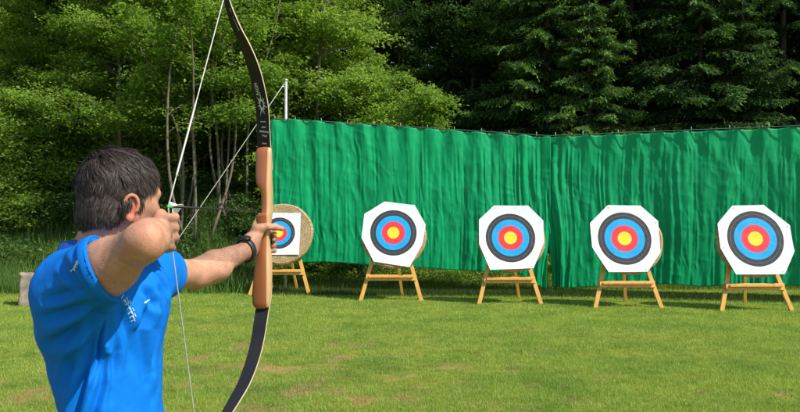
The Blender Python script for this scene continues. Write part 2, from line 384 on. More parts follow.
# front rows: (variant, px, depth, scale, rot, leaves, label)
FRONT = [
 ('tallA', 28, 21.5, .95, .3, leaf_a, 'slender broadleaf tree nearest the left edge, behind the tall grass'),
 ('tallB', 78, 20.3, .82, 1.9, leaf_a, 'broadleaf tree right above the archer\'s head, leafing low over the grass bank'),
 ('tallA', 124, 18.9, .9, 4.0, leaf_a, 'young tree with a straight pale trunk just right of the archer\'s head'),
 ('stem', 196, 18.6, 1.0, .6, leaf_a, 'clump of thin curved pale stems behind the bowstring'),
 ('stem', 232, 19.6, 1.08, 2.6, leaf_a, 'clump of thin stems behind the bow limb, farther back than its neighbour'),
 ('tallA', 262, 21.5, 1.0, 2.2, leaf_a, 'bright green tree directly behind the upper bow limb'),
 ('tallB', 318, 20.4, .9, 5.2, leaf_a, 'tall bright tree above the left end of the curtain'),
 ('bush', 372, 19.0, 1.02, 1.0, leaf_a, 'leafy bright tree rising above the curtain over the second target'),
 ('bush', 428, 19.6, .93, 2.9, leaf_a, 'low leafy tree above the curtain where the wood turns dark'),
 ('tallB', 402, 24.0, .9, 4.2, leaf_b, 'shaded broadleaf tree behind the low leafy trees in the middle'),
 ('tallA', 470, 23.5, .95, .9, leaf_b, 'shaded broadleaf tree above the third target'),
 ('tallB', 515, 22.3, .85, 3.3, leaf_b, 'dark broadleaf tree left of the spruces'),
]
FRONT += [
 ('bush', -14, 22.8, 1.15, .4, leaf_a, 'leafy bush at the left edge of the wood under the slender tree'),
 ('bush', 50, 22.6, 1.25, 2.0, leaf_a, 'leafy bush above the stone block, in front of the dark wood'),
 ('bush', 98, 22.2, 1.2, 3.6, leaf_a, 'leafy bush behind the archer\'s head'),
 ('bush', 158, 22.6, 1.3, 5.0, leaf_a, 'leafy bush left of the bowstring behind the thin stems'),
 ('bush', 214, 23.4, 1.35, 1.2, leaf_a, 'leafy bush farther back between the bowstring and the bow'),
 ('bush', 290, 22.0, 1.2, 2.9, leaf_a, 'leafy bush right behind the tall curtain pole'),
 ('bush', 338, 21.6, 1.15, .1, leaf_a, 'leafy bush above the curtain between the pole and the second target'),
 ('tallB', 168, 24.8, 1.0, .8, leaf_a, 'tall tree in the second row above the thin pale stems'),
 ('tallA', 8, 25.0, 1.05, 2.8, leaf_a, 'tall tree in the second row at the far left')]
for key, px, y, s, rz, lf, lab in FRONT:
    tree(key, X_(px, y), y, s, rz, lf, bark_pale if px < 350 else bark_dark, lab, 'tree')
SPR = [
 ('spruceB', 548, 20.6, .95, 1.0, 'spruce with drooping boughs over the joint of the two curtains'),
 ('spruceA', 632, 20.9, 1.0, .2, 'large dark spruce above the fourth target'),
 ('spruceB', 702, 19.9, .95, 2.4, 'spruce with sunlit bough tips between the fourth and fifth targets'),
 ('spruceA', 785, 20.6, 1.0, 4.1, 'tall dark spruce above the fifth target at the right edge'),
 ('spruceB', 870, 20.2, 1.0, 5.4, 'spruce reaching in from beyond the right edge'),
]
SPR += [('spruceB', 590, 19.5, .7, 3.0, 'smaller spruce between the joint of the curtains and the fourth target'),
 ('spruceA', 668, 22.8, 1.05, 1.1, 'spruce standing back in the dark gap right of the fourth target'),
 ('spruceB', 745, 19.4, .72, .4, 'smaller spruce just left of the fifth target, its lit boughs over the curtain'),
 ('spruceA', 575, 24.0, 1.1, 5.0, 'spruce standing back in the dark wood left of the fourth target')]
for key, px, y, s, rz, lab in SPR:
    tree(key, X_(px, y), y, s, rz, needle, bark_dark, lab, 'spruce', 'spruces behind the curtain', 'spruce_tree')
for i, (px, y) in enumerate(((-75, 21.8), (-135, 20.6), (-190, 22.4), (-255, 21), (-330, 22), (-400, 20.8), (-100, 25), (-230, 25.5), (-350, 26))):
    tree(('tallA', 'bush', 'tallB')[i % 3], X_(px, y), y, 1.05, i*1.3, leaf_a, bark_dark, 'broadleaf tree carrying the wood on past the left edge of the view', 'tree', 'trees past the left edge')
# low shrubs along the foot of the wood on the left
SHR = [(-20, 20.8, 1.1, 'leafy shrub at the left edge on top of the grass bank'), (22, 20.4, 1.0, 'leafy shrub above the stone block on the grass bank'),
       (62, 19.8, 1.15, 'leafy shrub just left of the archer\'s neck'), (105, 18.6, 1.0, 'shrub hidden in part by the archer\'s head'),
       (152, 18.4, .75, 'small shrub at the foot of the thin pale stems'), (258, 18.9, .7, 'small shrub behind the bow riser'),
       (318, 17.9, .55, 'low shrub under the left end of the curtain'), (352, 17.6, .5, 'low dark shrub under the curtain beside the second target')]
SHR += [(-8, 18.6, 1.0, 'bright shrub at the left edge, low on the grass bank'), (38, 18.9, .9, 'bright shrub on the bank between the stone block and the dark wood'),
        (14, 20.0, 1.5, 'tallest shrub on the left bank, standing behind the bright one'), (58, 21.2, 1.7, 'large shrub filling the dark gap left of the archer\'s head'),
        (135, 20.4, 1.35, 'shrub just right of the archer\'s head under the young tree'), (298, 19.4, .95, 'shrub at the foot of the trees behind the curtain pole')]
for i, (px, y, s, lab) in enumerate(SHR):
    tree('low', X_(px, y), y, s, i*1.7, leaf_b if i in (3, 4, 5, 7) else leaf_a, bark_dark, lab, 'shrub', 'shrubs at the edge of the wood', 'woodland_shrub')
# deeper rows
deep_lab = 'shaded tree deep in the wood behind the front rows'
rr = random.Random(5)
for row, (y0, n) in enumerate(((25.5, 12), (29, 13), (33.5, 14), (39, 15), (46, 16), (54, 18))):
    for i in range(n):
        fx = -1.25 + 2.5*(i+.5)/n + rr.uniform(-.04, .04); y = y0+rr.uniform(-1.2, 1.2); x = fx*y*.72
        conif = fx > .1 and rr.random() < .75
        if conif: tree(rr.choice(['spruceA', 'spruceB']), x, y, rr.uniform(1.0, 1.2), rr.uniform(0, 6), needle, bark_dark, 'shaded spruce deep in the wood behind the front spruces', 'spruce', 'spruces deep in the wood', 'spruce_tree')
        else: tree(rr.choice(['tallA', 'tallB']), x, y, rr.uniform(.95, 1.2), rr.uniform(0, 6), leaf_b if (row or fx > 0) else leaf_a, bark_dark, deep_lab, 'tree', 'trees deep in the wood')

# undergrowth and leaf litter (uncountable)
g_ = np.random.default_rng(31)
n = 42000; xa = g_.uniform(-17, 17, n); ya = g_.uniform(18.0, 30, n)
cl = vnoise(np.stack([xa, ya, 0*xa], -1), .8, 9); keep = (g_.uniform(-1, .8, n) < cl); xa, ya, cl = xa[keep], ya[keep], cl[keep]
C = np.stack([xa, ya, terrain(xa, ya)+g_.uniform(.02, .55, len(xa))*(.5+.5*cl)], -1)
V, Fq, rn = leafcards(C, .11, .5, 32)
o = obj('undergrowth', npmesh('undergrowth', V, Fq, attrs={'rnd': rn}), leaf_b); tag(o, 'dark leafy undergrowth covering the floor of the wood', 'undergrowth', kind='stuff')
n = 16000; xa = g_.uniform(-5.2, .5, n); ya = g_.uniform(16.5, 20, n); C = np.stack([xa, ya, terrain(xa, ya)+g_.uniform(.0, .03, n)], -1)
V, Fq, rn = leafcards(C, .07, .4, 33)
litter = leafmat('dead_leaves', (.05, .03, .018), (.13, .085, .05), (.25, .19, .12), trans=.1)
o = obj('leaf_litter', npmesh('leaf_litter', V, Fq, attrs={'rnd': rn}), litter); tag(o, 'brown dead leaves under the thin stems at the edge of the wood', 'leaf litter', kind='stuff')
n = 34000; xa = g_.uniform(-16, -3.2, n); ya = g_.uniform(16.8, 22.5, n); cl = vnoise(np.stack([xa, ya, 0*xa], -1), 1.1, 29)
keep = g_.uniform(-1, .6, n) < cl; xa, ya, cl = xa[keep], ya[keep], cl[keep]
C = np.stack([xa, ya, terrain(xa, ya)+g_.uniform(.1, .75, len(xa))*(.5+.5*np.clip(cl+.3, 0, 1))], -1)
V, Fq, rn = leafcards(C, .10, .5, 35)
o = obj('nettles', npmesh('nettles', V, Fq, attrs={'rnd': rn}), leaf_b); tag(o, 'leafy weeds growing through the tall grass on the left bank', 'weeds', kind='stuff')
# ivy and weeds under the curtain
n = 20000; xa = g_.uniform(-3.6, 4.2, n); ya = g_.uniform(16.7, 18.3, n); cl = vnoise(np.stack([xa, ya, 0*xa], -1), 1.5, 19)
keep = g_.uniform(-1, .7, n) < cl; xa, ya, cl = xa[keep], ya[keep], cl[keep]
C = np.stack([xa, ya, terrain(xa, ya)+g_.uniform(0, .35, len(xa))*(.4+.6*np.clip(cl+.3, 0, 1))], -1)
V, Fq, rn = leafcards(C, .055, .4, 34)
o = obj('weeds', npmesh('weeds', V, Fq, attrs={'rnd': rn}), leaf_a); tag(o, 'low weeds on the slope seen under the left curtain', 'weeds', kind='stuff')

# ------------------------------------------------------------------ stone block
mb = MB(); mb.add([(-.32, -.22, 0), (.32, -.22, 0), (.32, .22, 0), (-.32, .22, 0), (-.31, -.21, .63), (.31, -.2, .6), (.3, .21, .61), (-.3, .2, .64)],
       [(3, 2, 1, 0), (4, 5, 6, 7), (0, 1, 5, 4), (1, 2, 6, 5), (2, 3, 7, 6), (3, 0, 4, 7)])
me = mb.mesh('stone_block'); bm = bmesh.new(); bm.from_mesh(me)
bmesh.ops.subdivide_edges(bm, edges=bm.edges, cuts=14, use_grid_fill=True)
for v in bm.verts:
    p = np.array(v.co); e_ = 0
    v.co += v.normal*float(.012*vnoise(p, 9, 1)+.012*vnoise(p, 22, 2)+.02*vnoise(p, 3, 3)-.01)
bm.to_mesh(me); bm.free()
for p in me.polygons: p.use_smooth = True
stone = simple('stone', (.21, .18, .135), .9, .45, 6, .008, 45)
bx, by = X_(40, 13.4), 13.35
o = obj('stone_block', me, stone, loc=(bx, by, float(terrain(bx, by))-.02)); o.rotation_euler = (0, 0, R(28))
tag(o, 'weathered grey stone block on the grass behind the archer\'s back', 'stone block')

# ------------------------------------------------------------------ curtains and poles
def curtain_mat():
    m, nt, out = newmat('green_sheet'); tc = N(nt, 'ShaderNodeTexCoord')
    f = noise(nt, tc.outputs['Object'], 1.2, 4, .6)
    r = ramp(nt, f, [(.3, (.001, .40, .155)), (.7, (.003, .50, .20))])
    d = N(nt, 'ShaderNodeBsdfPrincipled', Roughness=.5); d.inputs['Specular IOR Level'].default_value = .35; t = N(nt, 'ShaderNodeBsdfTranslucent'); ms = N(nt, 'ShaderNodeMixShader'); ms.inputs[0].default_value = .42
    nt.links.new(r.outputs[0], d.inputs['Base Color']); hs = N(nt, 'ShaderNodeHueSaturation', Value=1.5); nt.links.new(r.outputs[0], hs.inputs['Color']); nt.links.new(hs.outputs[0], t.inputs[0])
    f2 = noise(nt, tc.outputs['Object'], 5, 6, .62, vec_scale=(1.3, 1.3, .55)); f3 = noise(nt, tc.outputs['Object'], 22, 4, .6, vec_scale=(1, 1, .6))
    ad = N(nt, 'ShaderNodeMath', operation='MULTIPLY_ADD'); ad.inputs[1].default_value = .25; nt.links.new(f3, ad.inputs[0]); nt.links.new(f2, ad.inputs[2])
    bp = N(nt, 'ShaderNodeBump', Strength=1, Distance=.012); nt.links.new(ad.outputs[0], bp.inputs['Height'])
    nt.links.new(bp.outputs[0], d.inputs['Normal']); nt.links.new(bp.outputs[0], t.inputs['Normal'])
    nt.links.new(d.outputs[0], ms.inputs[1]); nt.links.new(t.outputs[0], ms.inputs[2]); nt.links.new(ms.outputs[0], out.inputs[0]); return m
cmat = curtain_mat()
def curtain(a, b, tops, bots, seed, amp, label, hooks, join):
    """a,b: (x,y) ends; tops/bots: [(u,z)...]"""
    L = math.dist(a, b); nu = int(L*90); nv = 150
    u = np.linspace(0, 1, nu); v = np.linspace(0, 1, nv); U, W = np.meshgrid(u, v)
    s = U*L
    top = np.interp(U, *zip(*tops)); bot = np.interp(U, *zip(*bots))
    sag = .022*np.abs(np.sin(np.pi*s/hooks)); top = top-sag
    Zc = top+(bot-top)*W
    rdg = lambda q_, sc_, sd_: 1-2*np.abs(vnoise(q_, sc_, sd_))
    wv = .05*vnoise(np.stack([s*.6, Zc, 0*s], -1), .8, seed)
    q = np.stack([s+wv, Zc*.06, 0*s], -1)
    gather = 1+1.3*np.exp(-((s-join)/.7)**2)
    fold = amp*gather*(.7*vnoise(q, 2.1, seed)+.85*(np.abs(vnoise(q, 3.1, seed+1))**.55-.5)*(.7+.5*vnoise(q, 1.3, seed+9))+.60*(np.abs(vnoise(q, 6.3, seed+2))**.6-.5)+.25*rdg(q, 12, seed+5))
    fold = fold*(.35+.65*sstep(0, .35, W))
    for k_, (an, sc_, am) in enumerate(((.10, 3.4, .009), (-.12, 4.6, .009), (.6, 4.2, .004), (-.9, 5.0, .004), (.05, 9, .007), (-.08, 13, .006), (1.3, 7, .003))):
        qd = np.stack([s*math.cos(an)+Zc*math.sin(an)+.1*vnoise(np.stack([s, Zc, 0*s], -1), 2, seed+20+k_), (Zc*math.cos(an)-s*math.sin(an))*.28, 0*s], -1)
        fold = fold+am*rdg(qd, sc_, seed+30+k_)*(.4+.6*sstep(-.3, .5, vnoise(np.stack([s, Zc, 0*s], -1), .9, seed+40+k_)))
    fold += .03*np.sin(2*np.pi*s/hooks*1.0+1)*(1-sstep(0, .3, W))
    ab = np.array([b[0]-a[0], b[1]-a[1]])/L; nrm = np.array([-ab[1], ab[0]])
    Xc = a[0]+ab[0]*s-nrm[0]*fold; Yc = a[1]+ab[1]*s-nrm[1]*fold
    if join > 1: Xc = Xc-.10*sstep(.45, 1, W)*sstep(L-.6, L, s)
    else: Xc = Xc+.27*sstep(.2, 1, W)*(1-sstep(0, .7, s))
    hem = .03*vnoise(np.stack([s, 0*s, 0*s], -1), 1.5, seed+6)*sstep(.7, 1, W); Zc = Zc+hem
    ii = (np.arange(nv-1)[:, None]*nu+np.arange(nu-1)[None]).ravel()
    me = npmesh('curtain', np.stack([Xc, Yc, Zc], -1).reshape(-1, 3), np.stack([ii, ii+1, ii+nu+1, ii+nu], -1), True)
    o = obj('curtain', me, cmat); md = o.modifiers.new('thickness', 'SOLIDIFY'); md.thickness = .003
    tag(o, label, 'curtain', 'green curtains behind the targets'); return o
def zt(py, d): return float(P(400, py, d)[2])
dL, dK, dR = 16.0, 15.5, 14.15
AL = (X_(271, dL), dL); AK = (X_(550, dK), dK-.07); BK = (X_(541, dK), dK+.09); BR = (X_(800, dR)+2.6, dR-.8)
LB = math.dist(BK, BR); uR = math.dist(BK, (X_(800, dR), dR))/LB
curtain(AL, AK, [(0, zt(120, dL)), (.06, zt(119, dL)), (.5, zt(127.5, 15.75)), (1, zt(137, dK))],
        [(0, zt(262, dL)), (.3, zt(263, 15.85)), (.6, zt(268, 15.7)), (.9, zt(274, 15.55)), (.955, zt(283, dK)), (1, zt(287, dK))], 40, .040,
        'left green curtain, its lower hem rising towards the pole', .52, math.dist(AL, AK)-.3)
curtain(BK, BR, [(0, zt(136.5, dK)), (uR, zt(127, dR)), (1, zt(125, dR))], [(0, zt(287, dK)), (uR*.5, zt(285, 14.8)), (uR, zt(286, dR)), (1, .2)], 60, .050,
        'right green curtain hanging behind the fourth and fifth targets', .5, .1)
metal = simple('galvanised', (.55, .56, .57), .45, .12, 12, metal=.6)
ropem = simple('rope', (.42, .41, .36), .8, .1, 60)
pb = P(285, 290, 16.06); ptop = P(285, 80, 16.06)
mb = MB().tube([(0, 0, -.1), (0, 0, ptop[2]-.02)], .033, 10); pole = empty('curtain_pole', (pb[0], 16.1, float(terrain(pb[0], 16.1))))
obj('post', mb.mesh('post', True), metal, pole)
mb = MB().tube([(0, 0, ptop[2]-.03), (0, 0, ptop[2]+.02)], .04, 10); obj('cap', mb.mesh('cap', True), metal, pole)
mb = MB().tube([(-.03, 0, ptop[2]-.16), (-.1, -.03, ptop[2]-.16)], .012, 6); obj('hook', mb.mesh('hook', True), metal, pole)
tag(pole, 'tall white metal pole standing at the left end of the green curtain', 'pole')
e1 = P(284, 84, 16.0); e2 = P(173, 246, 15.0); e3 = e1+(e2-e1)*1.0; g3 = e1+(e2-e1)*(e1[2]/(e1[2]-e2[2]))
mb = MB().tube([e1+(g3-e1)*t+np.array([0, 0, -.02*math.sin(math.pi*t)]) for t in np.linspace(0, 1, 9)], .009, 6)
o = obj('guy_rope', mb.mesh('guy_rope', True), ropem); tag(o, 'pale guy rope slanting down to the left from the top of the curtain pole', 'rope')
# head rope of the curtains with its knots
pts = [(*AL, zt(119, dL)-.0)] + [(AL[0]+(AK[0]-AL[0])*t, AL[1]+(AK[1]-AL[1])*t, np.interp(t, [0, .5, 1], [zt(119, dL), zt(127.5, 15.75), zt(137, dK)])+.015) for t in np.linspace(.02, 1, 14)] + \
      [(BK[0]+(BR[0]-BK[0])*t, BK[1]+(BR[1]-BK[1])*t-.05, np.interp(t, [0, uR, 1], [zt(136.5, dK), zt(127, dR), zt(125, dR)])+.015) for t in np.linspace(.05, 1, 14)]
mb = MB().tube(pts, .011, 6); hr = obj('head_rope', mb.mesh('head_rope', True), simple('dark_rope', (.05, .09, .06), .8)); tag(hr, 'thin rope along the top edge of both green curtains', 'rope')
for i in range(22):
    t = (i+.5)/22
    pt = pts[min(int(t*(len(pts)-1)), len(pts)-2)]; pt2 = pts[min(int(t*(len(pts)-1))+1, len(pts)-1)]; ft = t*(len(pts)-1) % 1
    c = np.array(pt)+(np.array(pt2)-np.array(pt))*ft
    k = obj('knot', MB().tube([c+[0, 0, -.02], c+[0, 0, .07]], [.014, .006], 5).mesh('knot', True), simple('knot_cord', (.25, .4, .3), .8) if i == 0 else bpy.data.materials['knot_cord'], hr)

for j, (px, d, lab) in enumerate(((546, 15.75, 'metal post hidden behind the joint of the two curtains'),)):
    e = empty('curtain_post', (X_(px, d), d, 0)); obj('post', MB().tube([(0, 0, -.1), (0, 0, zt(136, d)-.05)], .03, 8).mesh('post', True), metal, e)
    obj('cap', MB().tube([(0, 0, zt(136, d)-.06), (0, 0, zt(136, d)-.03)], .036, 8).mesh('cap', True), metal, e)
    tag(e, lab, 'post')

# ------------------------------------------------------------------ targets
strawm, nt, out = newmat('straw'); b = N(nt, 'ShaderNodeBsdfPrincipled', Roughness=.85); tc = N(nt, 'ShaderNodeTexCoord')
sx = N(nt, 'ShaderNodeSeparateXYZ'); nt.links.new(tc.outputs['Object'], sx.inputs[0])
at2 = N(nt, 'ShaderNodeMath', operation='ARCTAN2'); nt.links.new(sx.outputs[2], at2.inputs[0]); nt.links.new(sx.outputs[0], at2.inputs[1])
ln = N(nt, 'ShaderNodeVectorMath', operation='LENGTH'); nt.links.new(tc.outputs['Object'], ln.inputs[0])
cb = N(nt, 'ShaderNodeCombineXYZ'); nt.links.new(at2.outputs[0], cb.inputs[0]); nt.links.new(ln.outputs['Value'], cb.inputs[1])
f = noise(nt, cb.outputs[0], 14, 4, .7, vec_scale=(2.2, .6, 1)); f0 = noise(nt, tc.outputs['Object'], 90, 3, .7)
ad = N(nt, 'ShaderNodeMath', operation='MULTIPLY_ADD'); ad.inputs[1].default_value = .5; nt.links.new(f0, ad.inputs[0]); nt.links.new(f, ad.inputs[2])
r = ramp(nt, ad.outputs[0], [(.55, (.16, .10, .04)), (.72, (.34, .235, .11)), (.95, (.52, .40, .22))]); nt.links.new(r.outputs[0], b.inputs['Base Color'])
bp = N(nt, 'ShaderNodeBump', Strength=.8, Distance=.01); nt.links.new(ad.outputs[0], bp.inputs['Height']); nt.links.new(bp.outputs[0], b.inputs['Normal']); nt.links.new(b.outputs[0], out.inputs[0])
pinem = simple('varnished_pine', (.62, .33, .065), .45, .16, 3, .002, 30, vec_scale=(6, 6, .8))

def paper_mat(name, shade):
    m, nt, out = newmat(name); b = N(nt, 'ShaderNodeBsdfPrincipled', Roughness=.6); b.inputs['Specular IOR Level'].default_value = .3
    tc = N(nt, 'ShaderNodeTexCoord'); mp = N(nt, 'ShaderNodeMapping'); mp.inputs['Scale'].default_value = (1, 0, 1); nt.links.new(tc.outputs['Object'], mp.inputs[0])
    ln = N(nt, 'ShaderNodeVectorMath', operation='LENGTH'); nt.links.new(mp.outputs[0], ln.inputs[0])
    Wt = (.76, .78, .8); Bk = (.035, .036, .04); Bl = (.004, .33, .80); Rd = (.78, .045, .06); Ye = (.83, .62, .03); ln_w = (.13, .13, .135)
    st = [(0, Ye), (.0488*2-.001, Ye), (.0976*1+.0005, Ye)]
    u = 1/10.*.61*1.0
    stops = [(0, Ye), (.0605, (.65, .47, .02)), (.0625, Ye), (.122, Rd), (.182, (.5, .02, .025)), (.1845, Rd), (.244, Bl), (.304, (.004, .22, .55)), (.3065, Bl), (.366, Bk), (.4255, ln_w), (.4305, Bk), (.488, Wt), (.548, (.62, .62, .62)), (.551, Wt)]
    r = ramp(nt, ln.outputs['Value'], stops, 'CONSTANT')
    f = noise(nt, tc.outputs['Object'], 3, 5, .6); r2 = ramp(nt, f, [(.3, (.93, .93, .93)), (.7, (1, 1, 1))])
    mx = N(nt, 'ShaderNodeMix', data_type='RGBA', blend_type='MULTIPLY'); mx.inputs[0].default_value = 1; nt.links.new(r.outputs[0], mx.inputs[6]); nt.links.new(r2.outputs[0], mx.inputs[7])
    nt.links.new(mx.outputs[2], b.inputs['Base Color'])
    f2 = noise(nt, tc.outputs['Object'], 4, 3, .5); bp = N(nt, 'ShaderNodeBump', Strength=1, Distance=.018); nt.links.new(f2, bp.inputs['Height']); nt.links.new(bp.outputs[0], b.inputs['Normal'])
    nt.links.new(b.outputs[0], out.inputs[0]); return m
paper = paper_mat('target_paper', 1)

def boss_mesh(Rb, T, seed):
    g_ = np.random.default_rng(seed); prof = []; npit = int(Rb/.032)
    for k in range(npit*6+1):
        rr_ = Rb*k/(npit*6); prof.append((rr_, -T/2-.009*abs(math.sin(math.pi*k/6))))
    for k in range(1, 8):
        a = math.pi*k/8; prof.append((Rb+.025*math.sin(a)+.006*abs(math.sin(3*a)), -T/2*math.cos(a)))
    for k in range(npit*3, -1, -1): prof.append((Rb*k/(npit*3), T/2+.008*abs(math.sin(math.pi*k/3))))
    n = 72; V = []
    for i in range(n):
        a = 2*math.pi*i/n
        for (r_, y_) in prof:
            wob = 1+.008*math.sin(3*a+seed)+.006*math.sin(7*a+seed*2)
            V.append((r_*wob*math.cos(a), y_, r_*wob*math.sin(a)))
    V = np.array(V); V += np.stack([0*V[:, 0], .006*vnoise(V, 12, seed), 0*V[:, 0]], -1)
    m_ = len(prof); fs = []
    for i in range(n):
        j = (i+1) % n
        for k in range(m_-1): fs.append((i*m_+k, j*m_+k, j*m_+k+1, i*m_+k+1))
    return npmesh('boss', V, np.array(fs), True)
def paper_mesh(poly, y0, curl):
    """poly: outline (x,z) around the centre; a thin sheet with slightly lifted corners"""
    poly = np.array(poly); n = len(poly); rings = 9; V = [(0, y0, 0)]; per = []
    for i in range(n):
        for t in np.linspace(0, 1, 9)[:-1]: per.append(poly[i]*(1-t)+poly[(i+1) % n]*t)
    per = np.array(per); m_ = len(per); fs = []
    rr_ = np.linspace(0, 1, rings+1)[1:]
    for r_ in rr_:
        for p in per:
            q = p*r_; d = np.hypot(*q); lift = min(.022, curl*max(0, d-.5)**2*.55*(1+.6*math.sin(q[0]*5+q[1]*3))) + .003*math.sin(q[0]*9)*math.cos(q[1]*7)
            V.append((q[0], y0-lift-.002, q[1]))
    t3 = [(0, 1+(k+1) % m_, 1+k) for k in range(m_)]
    q4 = [(1+(r_)*m_+k, 1+r_*m_+(k+1) % m_, 1+(r_+1)*m_+(k+1) % m_, 1+(r_+1)*m_+k) for r_ in range(rings-1) for k in range(m_)]
    return npmesh('paper', np.array(V), [np.array(t3), np.array(q4)], True)

def easel(px_l, px_r, py, px_rear, scale_m, cz, bossR, label_e, extra_rear=None):
    """A-frame easel; returns base point, depth, tilt frame"""
    d = CAM_Z*F/(py-221)
    x0 = X_(px_l, d); x1 = X_(px_r, d); cx = (x0+x1)/2; hw = (x1-x0)/2
    return d, cx, hw
def make_target(idx, feet, cpx, cpy, ringdia, poly_px, bossc, bossdia, rear_px, easel_label, target_label, small=False, bar_py=None):
    d = CAM_Z*F/(feet[2]-221); x0 = X_(feet[0], d); x1 = X_(feet[1], d); cx = (x0+x1)/2; hw = (x1-x0)/2
    g0 = float(terrain(cx, d)); tilt = R(13); dirn = np.array([0, math.sin(tilt), math.cos(tilt)])
    e = empty('target_easel', (cx, d, g0)); tag(e, easel_label, 'easel', 'wooden easels carrying the targets')
    c = P(cpx, cpy, d+.33); zc = c[2]-g0; apex = 1.78
    # front legs lean back by tilt and meet near the top
    for s in (-1, 1):
        a = np.array([s*hw, 0, -.02]); b = np.array([s*hw*.16, math.tan(tilt)*apex, apex])
        obj('leg', MB().beam(a, b, .075, .045).mesh('leg', bevel=.004), pinem, e)
    rx = X_(rear_px, d+.75)-cx
    for k, rxx in enumerate([rx]+([X_(300, d+.5)-cx-.18] if False else [])):
        obj('rear_leg', MB().beam((rxx, .85, -.02), (0, math.tan(tilt)*apex*.93+.03, apex*.93), .055, .04).mesh('rear_leg', bevel=.004), pinem, e)
    bz = zt(bar_py, d+.1)-g0
    t_ = bz/apex; hb = hw*(1-.84*t_)+.02
    obj('crossbar', MB().beam((-hb, math.tan(tilt)*bz-.045, bz), (hb, math.tan(tilt)*bz-.045, bz), .12, .035, side=(0, math.sin(tilt), math.cos(tilt))).mesh('crossbar', bevel=.004), pinem, e)
    obj('ledge', MB().beam((-hb*.9, math.tan(tilt)*bz-.085, bz+.02), (hb*.9, math.tan(tilt)*bz-.085, bz+.02), .05, .03, side=(0, 1, 0)).mesh('ledge', bevel=.003), pinem, e)
    # the boss: its centre lies on the leaning plane just in front of the legs
    T = .11; sc_ = (d+.25)/F
    bp_ = P(*bossc, d+.1); zb = bp_[2]
    yb = d + math.tan(tilt)*(zb-g0) - .04 - T/2/math.cos(tilt)
    bp_ = P(*bossc, yb)
    Rb = bossdia/2*yb/F
    t = empty('archery_target', (bp_[0], yb, bp_[2])); t.rotation_euler = (-tilt, 0, 0); tag(t, target_label, 'archery target', 'archery targets on easels')
    obj('straw_boss', boss_mesh(Rb, T, idx), strawm, t)
    yp = yb - T/2/math.cos(tilt)-.01; pc = P(cpx, cpy, yp); k = yp/F
    s = ringdia*k/.976
    poly = [((x_-cpx)*k/s, -(y_-cpy)*k/s/math.cos(tilt)) for x_, y_ in poly_px]
    pm = paper_mesh(poly, 0, 1.0 if not small else .6)
    o = obj('paper_face', pm, paper, t)
    # local placement in the tilted frame
    loc = Matrix.Rotation(-tilt, 4, 'X').inverted() @ Vector((pc[0]-bp_[0], 0, pc[2]-bp_[2]))
    o.location = (loc.x, -T/2-.016, loc.z); o.scale = (s, 1, s)
    # four pins
    for q in range(0, len(poly), 2):
        p_ = np.array(poly[q])*s*.93; pn = MB().tube([(loc.x+p_[0], -T/2-.028-.02, loc.z+p_[1]), (loc.x+p_[0], -T/2, loc.z+p_[1])], .006, 6)
        obj('pin', pn.mesh('pin', True), bpy.data.materials.get('pin_grey') or simple('pin_grey', (.3, .3, .3), .5), t)
def octa(l, r, t, b, cuts):
    """octagon from bounds; cuts = (tl, tr, br, bl) corner lengths in x and y"""
    (ax, ay), (bx_, by_), (cx_, cy_), (dx, dy) = cuts
    return [(l+ax, t), (r-bx_, t), (r, t+by_), (r, b-cy_), (r-cx_, b), (l+dx, b), (l, b-dy), (l, t+ay)]
make_target(0, (250, 309.5, 294.5), 279, 233.8, 32, [(258, 213.5), (300.3, 213.8), (300, 255.2), (258, 255)], (282, 234), 60, 297, 'wooden easel under the straw target half hidden by the bow', 'round straw target with a small square face, half hidden by the bow', True, 272)
make_target(1, (360.5, 421.5, 300), 393.4, 233.4, 46.5, [(384.5, 202.2), (415, 205.8), (425.8, 225.5), (422.5, 244.5), (409.5, 267.3), (374, 261.8), (361.6, 238.5), (364.2, 214.5)], (394, 236.5), 62, 402.5, 'wooden easel under the slightly twisted octagonal target', 'octagonal white target face twisted a little on its straw boss, next to the straw target', False, 277.5)
make_target(2, (478.5, 541, 304), 510.5, 238.6, 49.5, [(495, 206.5), (529.5, 206.5), (544, 221.5), (543.6, 243.5), (532, 268.5), (489, 270), (479, 245), (479.5, 220.5)], (511.2, 239), 64.5, 520, 'wooden easel in the middle of the row, by the joint of the curtains', 'middle archery target in the row, in front of the joint of the curtains', False, 279.8)
make_target(3, (594.5, 661, 307.3), 624.7, 239.2, 53.5, [(610, 206), (643, 206.3), (659.5, 222), (659, 253), (644.5, 272), (606, 272.3), (591.5, 248), (591, 224)], (627.8, 240.5), 66.5, 626.5, 'wooden easel of the second target from the right', 'second target from the right with straw showing along its right side', False, 284)
make_target(4, (720.5, 791, 310.2), 755.6, 239.4, 56.5, [(736, 206.5), (768, 205.6), (791.5, 226), (792.3, 252), (779.5, 274.3), (731.5, 274.6), (719.2, 249), (719.2, 224.5)], (752.5, 241.5), 70, 746.5, 'wooden easel nearest the right edge of the field', 'rightmost and largest target with straw showing along its left side', False, 286.5)

